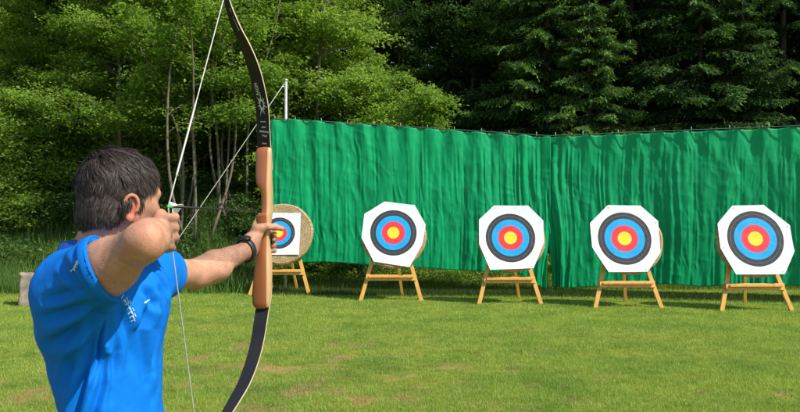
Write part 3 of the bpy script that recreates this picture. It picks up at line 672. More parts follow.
# ================================================================== implicit modelling (one continuous surface per body)
class Field:
    def __init__(s, lo, hi, h):
        s.lo = np.array(lo, float); s.h = h; s.n = np.ceil((np.array(hi)-s.lo)/h).astype(int)+1
        s.S = np.full(s.n, 1.0, dtype=np.float32)
    def block(s, lo, hi):
        a = np.clip(np.floor((np.array(lo)-s.lo)/s.h).astype(int), 0, s.n); b = np.clip(np.ceil((np.array(hi)-s.lo)/s.h).astype(int)+1, 0, s.n)
        if np.any(b <= a): return None
        sl = tuple(slice(a[i], b[i]) for i in range(3))
        ax = [s.lo[i]+s.h*np.arange(a[i], b[i]) for i in range(3)]
        return sl, np.stack(np.meshgrid(*ax, indexing='ij'), -1)
    def op(s, fn, lo, hi, k=.01, mode='add'):
        m = max(k*1.3, .012) if mode == 'add' else .004
        r = s.block(np.array(lo)-m, np.array(hi)+m)
        if r is None: return
        sl, p = r; d = fn(p).astype(np.float32); a = s.S[sl]
        if mode == 'add':
            h = np.maximum(k-np.abs(a-d), 0)/max(k, 1e-6); s.S[sl] = np.minimum(a, d)-h*h*k/4
        else:
            d = -d; h = np.maximum(k-np.abs(a-d), 0)/max(k, 1e-6); s.S[sl] = np.maximum(a, d)+h*h*k/4
    def cone(s, a, b, ra, rb, k=.01, mode='add'):
        a = np.array(a, float); b = np.array(b, float); r = max(ra, rb); ba = b-a; L2 = ba.dot(ba)+1e-12
        def fn(p):
            t = np.clip(((p-a)@ba)/L2, 0, 1); return np.linalg.norm(p-a-t[..., None]*ba, axis=-1)-(ra+(rb-ra)*t)
        s.op(fn, np.minimum(a, b)-r, np.maximum(a, b)+r, k, mode)
    def ell(s, c, r, M=None, k=.01, mode='add'):
        c = np.array(c, float); r = np.array(r, float); M = np.eye(3) if M is None else np.array(M, float)
        def fn(p):
            q = (p-c)@M; k0 = np.linalg.norm(q/r, axis=-1); k1 = np.linalg.norm(q/(r*r), axis=-1)+1e-9; return k0*(k0-1)/k1
        s.op(fn, c-r.max(), c+r.max(), k, mode)
    def mesh(s, smooth=1):
        S = s.S; sg = S < 0; nx, ny, nz = S.shape
        c = np.zeros((nx-1, ny-1, nz-1), dtype=np.uint8)
        for dx in (0, 1):
            for dy in (0, 1):
                for dz in (0, 1): c += sg[dx:nx-1+dx, dy:ny-1+dy, dz:nz-1+dz]
        act = (c > 0) & (c < 8); I = np.argwhere(act); idx = np.full(act.shape, -1, dtype=np.int32); idx[act] = np.arange(len(I))
        O = [(a, b, d) for a in (0, 1) for b in (0, 1) for d in (0, 1)]
        val = {o: S[I[:, 0]+o[0], I[:, 1]+o[1], I[:, 2]+o[2]] for o in O}
        acc = np.zeros((len(I), 3)); cnt = np.zeros(len(I))
        for o in O:
            for ax in range(3):
                if o[ax]: continue
                o2 = list(o); o2[ax] = 1; o2 = tuple(o2); va, vb = val[o], val[o2]; cr = (va < 0) != (vb < 0)
                t = np.where(cr, va/np.where(cr, va-vb, 1), 0); pt = np.tile(np.array(o, float), (len(I), 1)); pt[:, ax] = t
                acc[cr] += pt[cr]; cnt[cr] += 1
        V = s.lo+s.h*(I+acc/cnt[:, None]); Q = []
        for ax in range(3):
            u, w_ = [(1, 2), (2, 0), (0, 1)][ax]
            A = [slice(0, n_-1) if i == ax else slice(1, n_-1) for i, n_ in enumerate(S.shape)]
            B = [slice(1, n_) if i == ax else slice(1, n_-1) for i, n_ in enumerate(S.shape)]
            a = sg[tuple(A)]; b = sg[tuple(B)]; E = np.argwhere(a != b); inside = a[E[:, 0], E[:, 1], E[:, 2]]
            base = E+np.array([0 if i == ax else 1 for i in range(3)])
            def cell(du, dw):
                q = base.copy(); q[:, u] -= du; q[:, w_] -= dw; return idx[q[:, 0], q[:, 1], q[:, 2]]
            q = np.stack([cell(1, 1), cell(0, 1), cell(0, 0), cell(1, 0)], -1); q[~inside] = q[~inside][:, ::-1]; Q.append(q)
        Q = np.concatenate(Q); Q = Q[(Q >= 0).all(1)]
        for _ in range(smooth):
            e = np.concatenate([Q[:, [0, 1]], Q[:, [1, 2]], Q[:, [2, 3]], Q[:, [3, 0]]]); A_ = np.zeros_like(V); n_ = np.zeros(len(V))
            for a, b in ((0, 1), (1, 0)):
                for j in range(3): A_[:, j] += np.bincount(e[:, a], V[e[:, b], j], len(V))
                n_ += np.bincount(e[:, a], minlength=len(V))
            V = V*.5+.5*A_/np.maximum(n_, 1)[:, None]
        return V, Q
def vnormals(V, Q):
    n = np.cross(V[Q[:, 2]]-V[Q[:, 0]], V[Q[:, 3]]-V[Q[:, 1]]); A = np.zeros_like(V)
    for k in range(4):
        for j in range(3): A[:, j] += np.bincount(Q[:, k], n[:, j], len(V))
    return A/(np.linalg.norm(A, axis=1)[:, None]+1e-12)
def unit(v): v = np.array(v, float); return v/np.linalg.norm(v)

# ================================================================== the archer
# --- joints
RS = P(74, 287, 1.61); RE = P(143, 243, 1.44); RW = P(157, 233, 1.665)
LS = P(149, 272, 1.95); LE = P(196, 274, 2.19); LW = P(248, 249, 2.43)
sd_ax = unit([LS[0]-RS[0], LS[1]-RS[1], 0]); fr_ax = np.array([sd_ax[1], -sd_ax[0], 0]); UP = np.array([0, 0, 1.0])
TC = (RS+LS)/2
neck = P(97, 256, 1.785)
HC = P(120.5, 199, 1.785)                     # centre of the head at eye level
HA = R(33); hf = np.array([math.sin(HA), math.cos(HA), 0]); hr_ = np.array([math.cos(HA), -math.sin(HA), 0])
HT = R(-6); hf2 = hf*math.cos(HT)+UP*math.sin(HT); hu = UP*math.cos(HT)-hf*math.sin(HT)
HM = np.stack([hr_, hf2, hu], 1)              # columns: right, forward, up
HS = .97
def H(x, y, z): return HC+HM@(np.array([x, y, z], float)*HS)
def torso_sdf(tab):
    z_, a_, b_, cx_, cy_ = [np.array(t) for t in zip(*tab)]
    def fn(p):
        z = p[..., 2]; a = np.interp(z, z_, a_); b = np.interp(z, z_, b_); cx = np.interp(z, z_, cx_); cy = np.interp(z, z_, cy_)
        u = (p[..., 0]-cx)*fr_ax[0]+(p[..., 1]-cy)*fr_ax[1]; v = (p[..., 0]-cx)*sd_ax[0]+(p[..., 1]-cy)*sd_ax[1]
        rr_ = (np.abs(u/a)**2.3+np.abs(v/b)**2.3)**(1/2.3); d = (rr_-1)*np.minimum(a, b)*.9
        return np.maximum(d, np.maximum(z-z_[-1], z_[0]-z))
    return fn
# z, half depth, half width, centre x, centre y
TB = [(.86, .115, .165, -.70, 1.76), (1.0, .105, .158, -.705, 1.76), (1.11, .097, .152, -.716, 1.762), (1.215, .112, .162, -.734, 1.768), (1.31, .120, .165, -.750, 1.775), (1.39, .108, .160, -.748, 1.778), (1.45, .07, .12, -.772, 1.78)]

def arm_field(f, hands=True):
    # right (drawing) arm
    f.cone(RS, RS+(RE-RS)*.55, .062, .053, .04); f.cone(RS+(RE-RS)*.45, RE, .054, .036, .03)
    mid = RS+(RE-RS)*.5; f.ell(mid+np.array([0, 0, -.012]), (.10, .050, .050), np.stack([unit(RE-RS), unit(np.cross([0, 0, 1], RE-RS)), unit(np.cross(RE-RS, np.cross([0, 0, 1], RE-RS)))], 1), .03)
    f.ell(RE+unit(RE-RS)*.020+np.array([0, -.012, .004]), (.024, .026, .026), None, .03)
    f.cone(RE, RE+(RW-RE)*.4, .036, .040, .03); f.cone(RE+(RW-RE)*.4, RW, .042, .027, .02)
    # left (bow) arm
    f.cone(LS, LE, .055, .041, .04); f.cone(LE, LE+(LW-LE)*.35, .042, .0455, .03); f.cone(LE+(LW-LE)*.35, LW, .0455, .028, .02)
    f.ell(LE+(LW-LE)*.25+np.array([0, 0, -.01]), (.06, .07, .038), None, .03)

B0 = Vector(P(264, 236, 2.5)); G = P(264.5, 236, 2.5)
bd = unit([.142, .99, 0]); br = np.array([bd[1], -bd[0], 0])
def Bp(r_, d_, z): return G+br*r_+bd*d_+UP*z       # bow frame: right, forward, up

def finger(f, pts, rads, k=.006):
    for i in range(len(pts)-1): f.cone(pts[i], pts[i+1], rads[i], rads[i+1], k if i else .010)
    for i in range(1, len(pts)-1): f.ell(pts[i], [rads[i]*1.08]*3, None, .004)

bf = Field((-.98, 1.30, .88), (-.40, 2.64, 1.80), .0032)
bf.op(torso_sdf([(z, a-.022, b-.02, x, y) for z, a, b, x, y in TB]), (-.95, 1.55, .88), (-.55, 2.0, 1.46), .05)
bf.ell(TC+np.array([-.01, 0, -.03]), (.115, .16, .12), None, .06)
for sh, r_ in ((RS, .062), (LS, .058)): bf.cone(neck-[0, 0, .03], sh, .052, r_, .05)
arm_field(bf)
# neck
bf.cone(neck-[0, 0, .05], H(0, -.035, -.055), .066, .058, .04)
bf.cone(neck+fr_ax*.03-[0, 0, .04], H(.0, .03, -.09), .045, .05, .03)
bf.ell(H(0, -.052, -.032), np.array([.058, .044, .055])*HS, HM, .03)
# sternomastoid on the right side
bf.cone(H(.062, -.02, -.05), neck+fr_ax*.055-[0, 0, .045], .016, .013, .02)
# head
bf.ell(H(0, -.012, .028), np.array([.077, .097, .092])*HS, HM, .02)
bf.ell(H(0, .030, .030), np.array([.067, .068, .070])*HS, HM, .03)
bf.ell(H(0, .035, -.040), np.array([.058, .060, .066])*HS, HM, .03)
for s_ in (-1, 1):
    bf.cone(H(s_*.058, -.008, -.052), H(s_*.026, .068, -.096), .020, .017, .03)      # jaw
    bf.cone(H(s_*.058, .02, -.012), H(s_*.038, .078, -.018), .014, .013, .025)        # cheekbone
    bf.cone(H(s_*.052, .072, .022), H(s_*.012, .092, .018), .009, .009, .016)         # brow
bf.ell(H(0, .078, -.103), np.array([.020, .016, .016])*HS, HM, .02)                   # chin
bf.ell(H(0, .078, -.062), np.array([.027, .018, .020])*HS, HM, .015)                  # mouth mound
for s_ in (-1, 1): bf.ell(H(s_*.032, .090, .002), np.array([.018, .014, .012])*HS, HM, .012, 'sub')
bf.cone(H(0, .090, .008), H(0, .116, -.030), .0085, .0115, .012); bf.ell(H(0, .113, -.034), [.0115]*3, None, .006)
for s_ in (-1, 1): bf.ell(H(s_*.013, .103, -.037), [.0085]*3, None, .006)
bf.cone(H(-.020, .088, -.058), H(.020, .088, -.058), .005, .005, .006); bf.cone(H(-.016, .087, -.070), H(.016, .087, -.070), .0055, .0055, .006)
bf.cone(H(-.022, .096, -.064), H(.022, .096, -.064), .002, .002, .003, 'sub')
for s_ in (-1, 1): bf.ell(H(s_*.032, .077, .001), [.0135]*3, None, .003)              # lids over the eyeballs
for s_ in (-1, 1): bf.cone(H(s_*.021, .0925, -.001), H(s_*.043, .088, -.001), .0014, .0014, .002, 'sub')
# ears
for s_ in (-1, 1):
    er = unit(hr_*s_*1.0-hf*.42); ef = unit(np.cross(hu, er))*(-1 if s_ < 0 else 1); ef = unit(hf2-er*hf2.dot(er)); eu = unit(np.cross(er, ef)); eu = eu if eu[2] > 0 else -eu
    EC = H(s_*.076, -.024, -.028); EM = np.stack([er, ef, eu], 1)
    E = lambda a, b, c_: EC+er*a+ef*b+eu*c_
    bf.ell(E(.006, 0, 0), (.007, .017, .030), EM, .006)
    ring = [E(.013+.003*math.sin(t), .017*math.cos(t)-.001, .006+.026*math.sin(t)) for t in np.linspace(R(-20), R(205), 11)]
    for a, b in zip(ring[:-1], ring[1:]): bf.cone(a, b, .0042, .0042, .004)
    bf.cone(ring[-1], E(.011, -.006, -.024), .004, .006, .006); bf.ell(E(.010, .002, -.027), (.005, .008, .009), EM, .006)
    bf.ell(E(.016, .002, .004), (.007, .0095, .015), EM, .004, 'sub')
    bf.ell(E(.010, .014, -.004), (.006, .004, .007), EM, .004)
# bow hand: palm, thumb, four fingers closed round the grip (riser is .034 wide, .05 deep there)
pal = [LW, Bp(-.034, -.045, -.005), Bp(-.027, -.004, -.004)]
bf.cone(LW, LW+(pal[1]-LW)*.6, .030, .031, .02)
for zz, r_ in ((.028, .017), (.006, .018), (-.016, .0175), (-.036, .0155)):
    bf.cone(LW+np.array([0, 0, zz*.45]), Bp(-.030, .000, zz-.004), .021, r_, .016)
bf.cone(LW+[0, 0, .008], Bp(-.008, -.036, .010), .023, .017, .018)                        # heel of the hand behind the grip
bf.cone(Bp(-.020, -.036, .024), Bp(.004, -.038, .030), .018, .014, .014)                  # web
thumb = [Bp(-.012, -.040, .026), Bp(.020, -.030, .034), Bp(.040, -.006, .033), Bp(.060, .016, .026)]
finger(bf, thumb, [.0155, .0125, .0115, .0090])
for i, (zz, ext, r_) in enumerate(((.018, .034, .0092), (-.003, .033, .0096), (-.024, .020, .0090), (-.043, .010, .0080))):
    dz = -.010*1
    pts = [Bp(-.030, .002, zz), Bp(-.024, .036, zz-.004), Bp(.004, .043, zz-.008), Bp(.026, .028, zz-.010), Bp(ext, .006 if i < 2 else .016, zz-.012)]
    finger(bf, pts, [r_*1.25, r_*1.12, r_*1.04, r_*.96, r_*.86])
# drawing hand: three fingers hooked on the string, knuckles forward
K = [P(161, 219, 1.735), P(163, 229.5, 1.735), P(163, 239.5, 1.73), P(160, 247, 1.715)]
sx_ = P(170.5, 225, 1.80)
bf.cone(RW, (RW+K[1])/2, .027, .030, .02)
for i, kk in enumerate(K): bf.cone(RW+np.array([0, 0, (.012, .004, -.006, -.014)[i]]), kk, .021, .0145-.001*(i == 3), .014)
for i, kk in enumerate(K):
    py = (217.5, 227.5, 237.5, 246)[i]; r_ = (.0095, .0098, .0092, .0082)[i]
    if i < 3: pts = [kk, P(174.5, py, 1.79), P(174.5, py+2.5, 1.812), P(167.5, py+3, 1.812), P(163.5, py+3, 1.795)]
    else: pts = [kk, P(170, py, 1.765), P(172, py+2, 1.775), P(167, py+3.5, 1.765), P(163, py+3, 1.75)]
    finger(bf, pts, [r_*1.3, r_*1.2, r_*1.05, r_*1.0, r_*.88])
finger(bf, [P(156, 226, 1.70), P(160, 214, 1.745), P(165, 216.5, 1.785), P(167, 221, 1.79)], [.016, .012, .0105, .009])
V, Q = bf.mesh(2)
Nn = vnormals(V, Q)
# knuckle creases on the bow hand and drawing hand
for c_, ax__, rd in [(K[i], unit(K[i]-RW), .013) for i in range(3)]:
    for off_ in (-.003, .0015, .005):
        t_ = (V-c_-ax__*off_)@ax__; m_ = (np.linalg.norm(V-c_, axis=1) < rd*1.6); V = V-Nn*(.0006*np.exp(-(t_/.0009)**2)*m_)[:, None]
# tendons running to the knuckles of the drawing hand
for kk in K:
    ba = kk-RW; t_ = np.clip(((V-RW)@ba)/(ba@ba), .2, 1); d_ = np.linalg.norm(V-RW-t_[:, None]*ba, axis=1); side_ = (V-RW)-((V-RW)@ba/(ba@ba))[:, None]*ba
    lat = np.abs(side_@UP); V = V+Nn*(.0013*np.exp(-(lat/.0035)**2)*(d_ < .035)*(t_ > .25))[:, None]
# knuckle, tendon and skin relief
V = V+Nn*(.0006*vnoise(V, 60, 1)+.0010*vnoise(V, 24, 2))[:, None]
lr = np.zeros(len(V))
ear_c = H(.078, -.024, -.030); lr = np.maximum(lr, .9*np.clip(1-np.linalg.norm(V-ear_c, axis=1)/.045, 0, 1)**.5*(np.linalg.norm(V-ear_c, axis=1) < .045))
for c_, rad in ((RE, .06), (K[0], .03), (K[1], .03), (K[2], .03), (thumb[3], .02), (neck, .10)):
    lr = np.maximum(lr, .55*np.clip(1-np.linalg.norm(V-c_, axis=1)/rad, 0, 1))
hl = (V-HC)@HM/HS
stub = sstep(-.028, -.050, hl[:, 2])*sstep(-.02, .02, hl[:, 1])*(hl[:, 2] > -.14)*.8
me = npmesh('body', V, Q, True, {'red': lr, 'stubble': stub})
skin, nt, out = newmat('skin'); b = N(nt, 'ShaderNodeBsdfPrincipled', Roughness=.55); b.inputs['Specular IOR Level'].default_value = .3
b.inputs['Subsurface Weight'].default_value = .12; b.inputs['Subsurface Radius'].default_value = (.012, .004, .002); b.inputs['Subsurface Scale'].default_value = 1
g = N(nt, 'ShaderNodeNewGeometry'); f1 = noise(nt, g.outputs['Position'], 30, 8, .72); r = ramp(nt, f1, [(.30, (.37, .175, .105)), (.5, (.47, .235, .145)), (.70, (.56, .31, .20))])
a1 = N(nt, 'ShaderNodeAttribute', attribute_name='red'); mx = N(nt, 'ShaderNodeMix', data_type='RGBA'); nt.links.new(a1.outputs['Fac'], mx.inputs[0]); nt.links.new(r.outputs[0], mx.inputs[6]); mx.inputs[7].default_value = (.56, .15, .085, 1)
a2 = N(nt, 'ShaderNodeAttribute', attribute_name='stubble'); f4 = noise(nt, g.outputs['Position'], 700, 2, .5); mm = N(nt, 'ShaderNodeMath', operation='MULTIPLY'); nt.links.new(a2.outputs['Fac'], mm.inputs[0]); nt.links.new(f4, mm.inputs[1])
mx2 = N(nt, 'ShaderNodeMix', data_type='RGBA'); nt.links.new(mm.outputs[0], mx2.inputs[0]); nt.links.new(mx.outputs[2], mx2.inputs[6]); mx2.inputs[7].default_value = (.09, .06, .05, 1)
nt.links.new(mx2.outputs[2], b.inputs['Base Color'])
f5 = noise(nt, g.outputs['Position'], 260, 4, .6); bp = N(nt, 'ShaderNodeBump', Strength=.5, Distance=.0022); nt.links.new(f5, bp.inputs['Height']); nt.links.new(bp.outputs[0], b.inputs['Normal'])
nt.links.new(b.outputs[0], out.inputs[0])
person = empty('person', (-.70, 1.76, 0))
tag(person, 'dark haired man in a bright blue polo shirt drawing a recurve bow towards the targets', 'person')
body = world_child(obj('body', me, skin), person)
bvh = BVHTree.FromPolygons([tuple(v) for v in V], [tuple(map(int, q)) for q in Q])

# --- arm hair is left to the noise; wristwatch on the bow arm
wax = unit(LW-LE); wc = LW-wax*.012
rub = simple('black_rubber', (.012, .012, .013), .45, .2, 30)
wa = unit(np.cross(wax, UP)); wb = np.cross(wa, wax)
mb = MB(); nseg = 28; vs = []; fs = []
for i in range(nseg):
    a = 2*math.pi*i/nseg; d0 = wa*math.cos(a)+wb*math.sin(a); hit = bvh.ray_cast(Vector(wc+d0*.09), Vector(-d0)); rr_ = (np.linalg.norm(np.array(hit[0])-wc) if hit[0] else .031)
    for (o_, t_) in ((-.0105, .0005), (-.0105, .004), (-.004, .0050), (.004, .0050), (.0105, .004), (.0105, .0005)): vs.append(wc+wax*o_+d0*(rr_+t_))
for i in range(nseg):
    for k in range(6): fs.append((i*6+k, ((i+1) % nseg)*6+k, ((i+1) % nseg)*6+(k+1) % 6, i*6+(k+1) % 6))
mb.add(vs, fs); watch = world_child(obj('wristwatch', mb.mesh('strap', True), rub), person)
dW = unit(-np.array([0, 1, 0])*.35+UP*.8+wa*0); dW = unit(dW-wax*dW.dot(wax)); hit = bvh.ray_cast(Vector(wc+dW*.09), Vector(-dW)); hp = np.array(hit[0]) if hit[0] else wc+dW*.03
mb = MB().tube([hp+dW*.001, hp+dW*.009, hp+dW*.011], [.0175, .0175, .0155], 20); wcse = obj('watch_case', mb.mesh('watch_case', True), simple('dark_case', (.03, .03, .035), .3, .1, 20, metal=.6)); world_child(wcse, watch)

# fine dark hairs on both forearms
AV = []; AF = []; nv = 0; ga = np.random.default_rng(3)
for (a_, b_, n_h) in ((LE, LW, 1500), (RE, RW, 500)):
    ax_ = unit(b_-a_); p1 = unit(np.cross(ax_, UP)); p2 = np.cross(p1, ax_)
    for _ in range(n_h):
        t = ga.uniform(.12, .93); an_ = ga.uniform(0, 6.283); dd_ = p1*math.cos(an_)+p2*math.sin(an_); c_ = a_+(b_-a_)*t
        h_ = bvh.ray_cast(Vector(c_+dd_*.09), Vector(-dd_), .09)
        if h_[0] is None: continue
        q0 = np.array(h_[0]); n_ = np.array(h_[1]); w_ = np.cross(ax_, n_)*.00016; tp_ = q0+n_*.0035+ax_*.009*ga.uniform(.6, 1.3)-UP*.003+ga.normal(0, .002, 3)
        AV += [q0-w_, q0+w_, tp_]; AF.append((nv, nv+1, nv+2)); nv += 3
armhair = npmesh('arm_hair', np.array(AV), np.array(AF), attrs={'rnd': np.full(len(AV), .7)})
# --- eyes, eyebrows
eyem = simple('eye_white', (.7, .68, .65), .15, .02)
for s_ in (-1, 1):
    c_ = H(s_*.032, .0775, .001); mb = MB(); bm = bmesh.new(); bmesh.ops.create_uvsphere(bm, u_segments=16, v_segments=12, radius=.0128); bmesh.ops.translate(bm, verts=bm.verts, vec=Vector(c_)); me = bpy.data.meshes.new('eye'); bm.to_mesh(me); bm.free()
    world_child(obj('eye', me, eyem), person)

# --- hair
hairm, nt, out = newmat('hair_strands'); b = N(nt, 'ShaderNodeBsdfPrincipled', Roughness=.5); b.inputs['Specular IOR Level'].default_value = .35
at_ = N(nt, 'ShaderNodeAttribute', attribute_name='rnd'); r = ramp(nt, at_.outputs['Fac'], [(0, (.012, .008, .006)), (.55, (.032, .022, .016)), (.80, (.075, .055, .040)), (.93, (.10, .08, .062)), (1, (.15, .13, .11))]); nt.links.new(r.outputs[0], b.inputs['Base Color']); nt.links.new(b.outputs[0], out.inputs[0])
g_ = np.random.default_rng(77)
def region(az, z):
    """az: angle from the face direction (0 front, pi back); z: height in head space; >0 means scalp"""
    lim = np.interp(az, [0, R(25), R(45), R(58), R(68), R(80), R(92), R(104), R(122), R(140), R(180)], [.094, .094, .082, .062, .034, -.004, -.028, .006, -.050, -.082, -.092])
    return z-lim
nst = 44000; dirs = g_.normal(0, 1, (nst, 3)); dirs /= np.linalg.norm(dirs, axis=1)[:, None]
SV = []; SF = []; SR = []; nv = 0; crown = np.array([.0, -.055, .105])
cl_dir = g_.normal(0, 1, (260, 3)); cl_pos = g_.normal(0, 1, (260, 3)); cl_pos = cl_pos/np.linalg.norm(cl_pos, axis=1)[:, None]
capo = np.array([0, -.012, .005])
for i in range(nst):
    dl = dirs[i]; o_ = HC+HM@((capo+dl*.22)*HS); hit = bvh.ray_cast(Vector(o_), Vector(HM@(-dl)), .22)
    if hit[0] is None: continue
    p = np.array(hit[0]); n_ = np.array(hit[1]); pl = (p-HC)@HM/HS
    az = abs(math.atan2(pl[0], pl[1])); rg = region(az, pl[2])
    if rg < (g_.uniform(-.004, .004) if pl[2] > -.03 else g_.uniform(-.012, .014)**1) or abs(pl[0]) > .088 or pl[2] < -.115: continue
    if n_.dot(HM@dl) < 0: n_ = -n_
    nl = n_@HM
    ci = int(np.argmax(cl_pos@dl)); cd_ = cl_dir[ci]
    p = p+n_*float(np.clip(rg*.5, 0, .0075))
    v = pl-crown; top = sstep(.02, .09, pl[2])
    flow = v+np.array([.10*top, .07*top*(pl[1] > -.06), -.05*(1-top)-.02]); flow[1] -= .06*(1-top)*(pl[2] < .05)
    flow = flow/np.linalg.norm(flow)+cd_*.22+g_.normal(0, .11, 3)+np.array([0, 0, .5 if az < R(60) and pl[1] > .02 else 0]); flow -= nl*flow.dot(nl); flow /= np.linalg.norm(flow)+1e-9
    low = sstep(-.02, -.09, pl[2]); L = (.031+.012*top)*g_.uniform(.7, 1.15)*(1-.6*low)
    if az < R(85) and pl[2] < .04: L *= .4
    if az < R(60): L *= .62
    lift = .10+.07*cd_[0]+.22*top*g_.uniform(0, 1)**2
    pts = []; q = p.copy(); dd = HM@(flow+nl*lift*1.6); dd /= np.linalg.norm(dd); fl = HM@flow
    for k in range(6):
        pts.append(q.copy()); q = q+dd*L/5; dd = dd+fl*.35-n_*.16*(k > 0)+np.array([0, 0, -.10]); dd /= np.linalg.norm(dd)
    pts = np.array(pts); sidev = np.cross(fl, n_); sidev /= np.linalg.norm(sidev)+1e-9; wd = .00052*np.array([1, 1, .95, .8, .55, .1])
    sidev = sidev+n_*g_.uniform(-.5, .5)
    SV.append(np.stack([pts-sidev*wd[:, None], pts+sidev*wd[:, None]], 1).reshape(-1, 3))
    for k in range(5): SF.append((nv+2*k, nv+2*k+1, nv+2*k+3, nv+2*k+2))
    nv += 12
    grey = .08+.18*sstep(R(120), R(70), az)*sstep(.06, 0, pl[2])+.05*top
    rv = g_.uniform(.86, 1) if g_.uniform() < grey else g_.uniform(0, .8); SR.append(np.full(12, rv))
# dense base layer under the strands
na, nb_ = 150, 90; th = np.linspace(0, 2*np.pi, na, endpoint=False); ph = np.linspace(.02, np.pi*.80, nb_); CV = []; ok = []
for b_ in ph:
    for a_ in th:
        dl = np.array([math.sin(b_)*math.cos(a_), math.sin(b_)*math.sin(a_), math.cos(b_)]); o_ = HC+HM@((capo+dl*.22)*HS); hit = bvh.ray_cast(Vector(o_), Vector(HM@(-dl)), .25)
        p = np.array(hit[0]) if hit[0] else HC; pl = (p-HC)@HM/HS; az = abs(math.atan2(pl[0], pl[1])); rg = region(az, pl[2])+.004*vnoise(pl*1.0, 120, 3)
        ear = abs(pl[0]) > .0815 and pl[2] < .02
        CV.append(p+(HM@dl)*(float(np.clip(rg*.6, -.002, .0085))+.0012*vnoise(pl, 90, 4))); ok.append(rg > -.001 and not ear and pl[2] > -.115)
CV = np.array(CV); ok = np.array(ok); cf = []
for j in range(nb_-1):
    for i in range(na):
        q = (j*na+i, (j+1)*na+i, (j+1)*na+(i+1) % na, j*na+(i+1) % na)
        if ok[list(q)].all(): cf.append(q)
capmesh_off = nv; SV.append(CV); SR.append(np.full(len(CV), .12)); cf = np.array(cf)+nv
me = npmesh('hair', np.concatenate(SV), np.concatenate([np.array(SF), cf]), False, {'rnd': np.concatenate(SR)})
hair = world_child(obj('hair', me, hairm), person)
# eyebrows
EV = []; EF = []; nv = 0
for s_ in (-1, 1):
    for k in range(420):
        t = g_.uniform(); p = H(s_*(.013+.040*t), .13, .021+.006*math.sin(t*2.6)+g_.normal(0, .0022)); hit = bvh.ray_cast(Vector(p), Vector(-hf2), .1)
        if hit[0] is None: continue
        p = np.array(hit[0]); d = HM@unit([s_*1, .15, .25-.6*t+g_.normal(0, .2)]); w_ = hu*.0005
        for q in (p-w_, p+w_, p+d*.008+hf2*.002): EV.append(q)
        EF.append((nv, nv+1, nv+2)); nv += 3
me = npmesh('eyebrows', np.array(EV), np.array(EF), attrs={'rnd': np.full(len(EV), .4)}); world_child(obj('eyebrows', me, hairm), person)

world_child(obj('arm_hair', armhair, hairm), person)
# --- polo shirt
cuffR = RS+(RE-RS)*.47; dR_ = unit(RE-RS); cuffL = LS+(LE-LS)*.34; dL_ = unit(LE-LS)
vw = unit(cuffR-np.array([0, 0, CAM_Z])); dRc = dR_-vw*dR_.dot(vw)*.8; dRc = unit(dRc+np.array([0, 0, -.12]))     # the sleeve edge slants round the raised arm
sf = Field((-1.02, 1.42, .86), (-.50, 2.22, 1.60), .0034)
sf.op(torso_sdf([(z, a, b, x, y) for z, a, b, x, y in TB]), (-1.0, 1.5, .86), (-.5, 2.05, 1.46), .05)
sf.ell(TC+np.array([-.015, 0, -.045]), (.135, .185, .135), None, .07)
sf.ell(RS+np.array([-.015, .05, -.045]), (.07, .09, .10), None, .06)                 # shoulder blade pushed back
for sh, r_ in ((RS, .068), (LS, .066)): sf.cone(neck-[0, 0, .045], sh-[0, 0, .004], .058, r_, .06)
sf.cone(RS, cuffR+dR_*.05, .074, .0715, .05)
sf.cone(LS, cuffL+dL_*.05-[0, 0, .008], .074, .062, .05)
# cut the sleeves square and hollow them
def halfspace(f, c, d, r):
    f.op(lambda p: -((p-c)@d), c-r, c+r, .002, 'sub')
for c_, d_, da, ra, rlim, end in ((cuffR, dRc, dR_, .0645, .10, RE), (cuffL, dL_, dL_, .0545, .11, LE)):
    def cutfn(p, c_=c_, d_=d_, da=da, rlim=rlim, end=end):
        a_ = c_-da*.04; ba = end-a_; t = np.clip(((p-a_)@ba)/(ba@ba), 0, 1)
        return np.maximum(-((p-c_)@d_), np.linalg.norm(p-a_-t[..., None]*ba, axis=-1)-rlim)
    sf.op(cutfn, np.minimum(c_, end)-.12, np.maximum(c_, end)+.12, .002, 'sub')
    sf.cone(c_-da*.05-[0, 0, .002], c_+da*.08-[0, 0, .004], ra, ra, .003, 'sub')
# neck opening
sf.op(lambda p: np.maximum(-((p-(neck+[0, 0, .006]))@unit([-.05, 0, 1.])), np.linalg.norm(p-neck-[0, 0, .05], axis=-1)-.10), neck-.12, neck+.16, .004, 'sub')
V, Q = sf.mesh(3); Nn = vnormals(V, Q)
b0 = BVHTree.FromPolygons([tuple(v) for v in V], [tuple(map(int, q)) for q in Q])
def sproj(p):
    h_ = b0.ray_cast(Vector((0, 0, CAM_Z)), Vector(unit(np.array(p)-np.array([0, 0, CAM_Z]))), 4); return np.array(h_[0]) if h_[0] is not None else np.array(b0.find_nearest(Vector(p))[0])
def crease(pts, amp, wd_):
    global V
    pts = [sproj(p) for p in pts]; d = np.full(len(V), 9.0); tt = np.zeros(len(V)); n_ = len(pts)-1
    for i in range(n_):
        a, b_ = pts[i], pts[i+1]; ba = b_-a; t = np.clip(((V-a)@ba)/(ba@ba), 0, 1); di = np.linalg.norm(V-a-t[:, None]*ba, axis=1); m_ = di < d; d[m_] = di[m_]; tt[m_] = (i+t[m_])/n_
    env = np.sin(np.clip(tt, .03, .97)*np.pi)**.5
    V = V+Nn*(1.6*amp*env*(-np.exp(-(d/wd_)**2)+.55*np.exp(-((d-2*wd_)/wd_)**2)))[:, None]
dep = 1.62
crease([P(100, 312, dep), P(92, 350, dep), P(80, 395, dep), P(72, 430, dep)], .014, .012)
crease([P(106, 312, dep), P(101, 345, dep), P(97, 385, dep), P(88, 430, dep)], .016, .011)
crease([P(112, 305, dep+.02), P(112, 350, dep+.02), P(106, 400, dep+.02)], .008, .012)
crease([P(98, 308, dep), P(75, 330, dep-.01), P(50, 345, dep)], .010, .014)
crease([P(95, 300, dep), P(70, 310, dep-.02), P(45, 318, dep)], .007, .012)
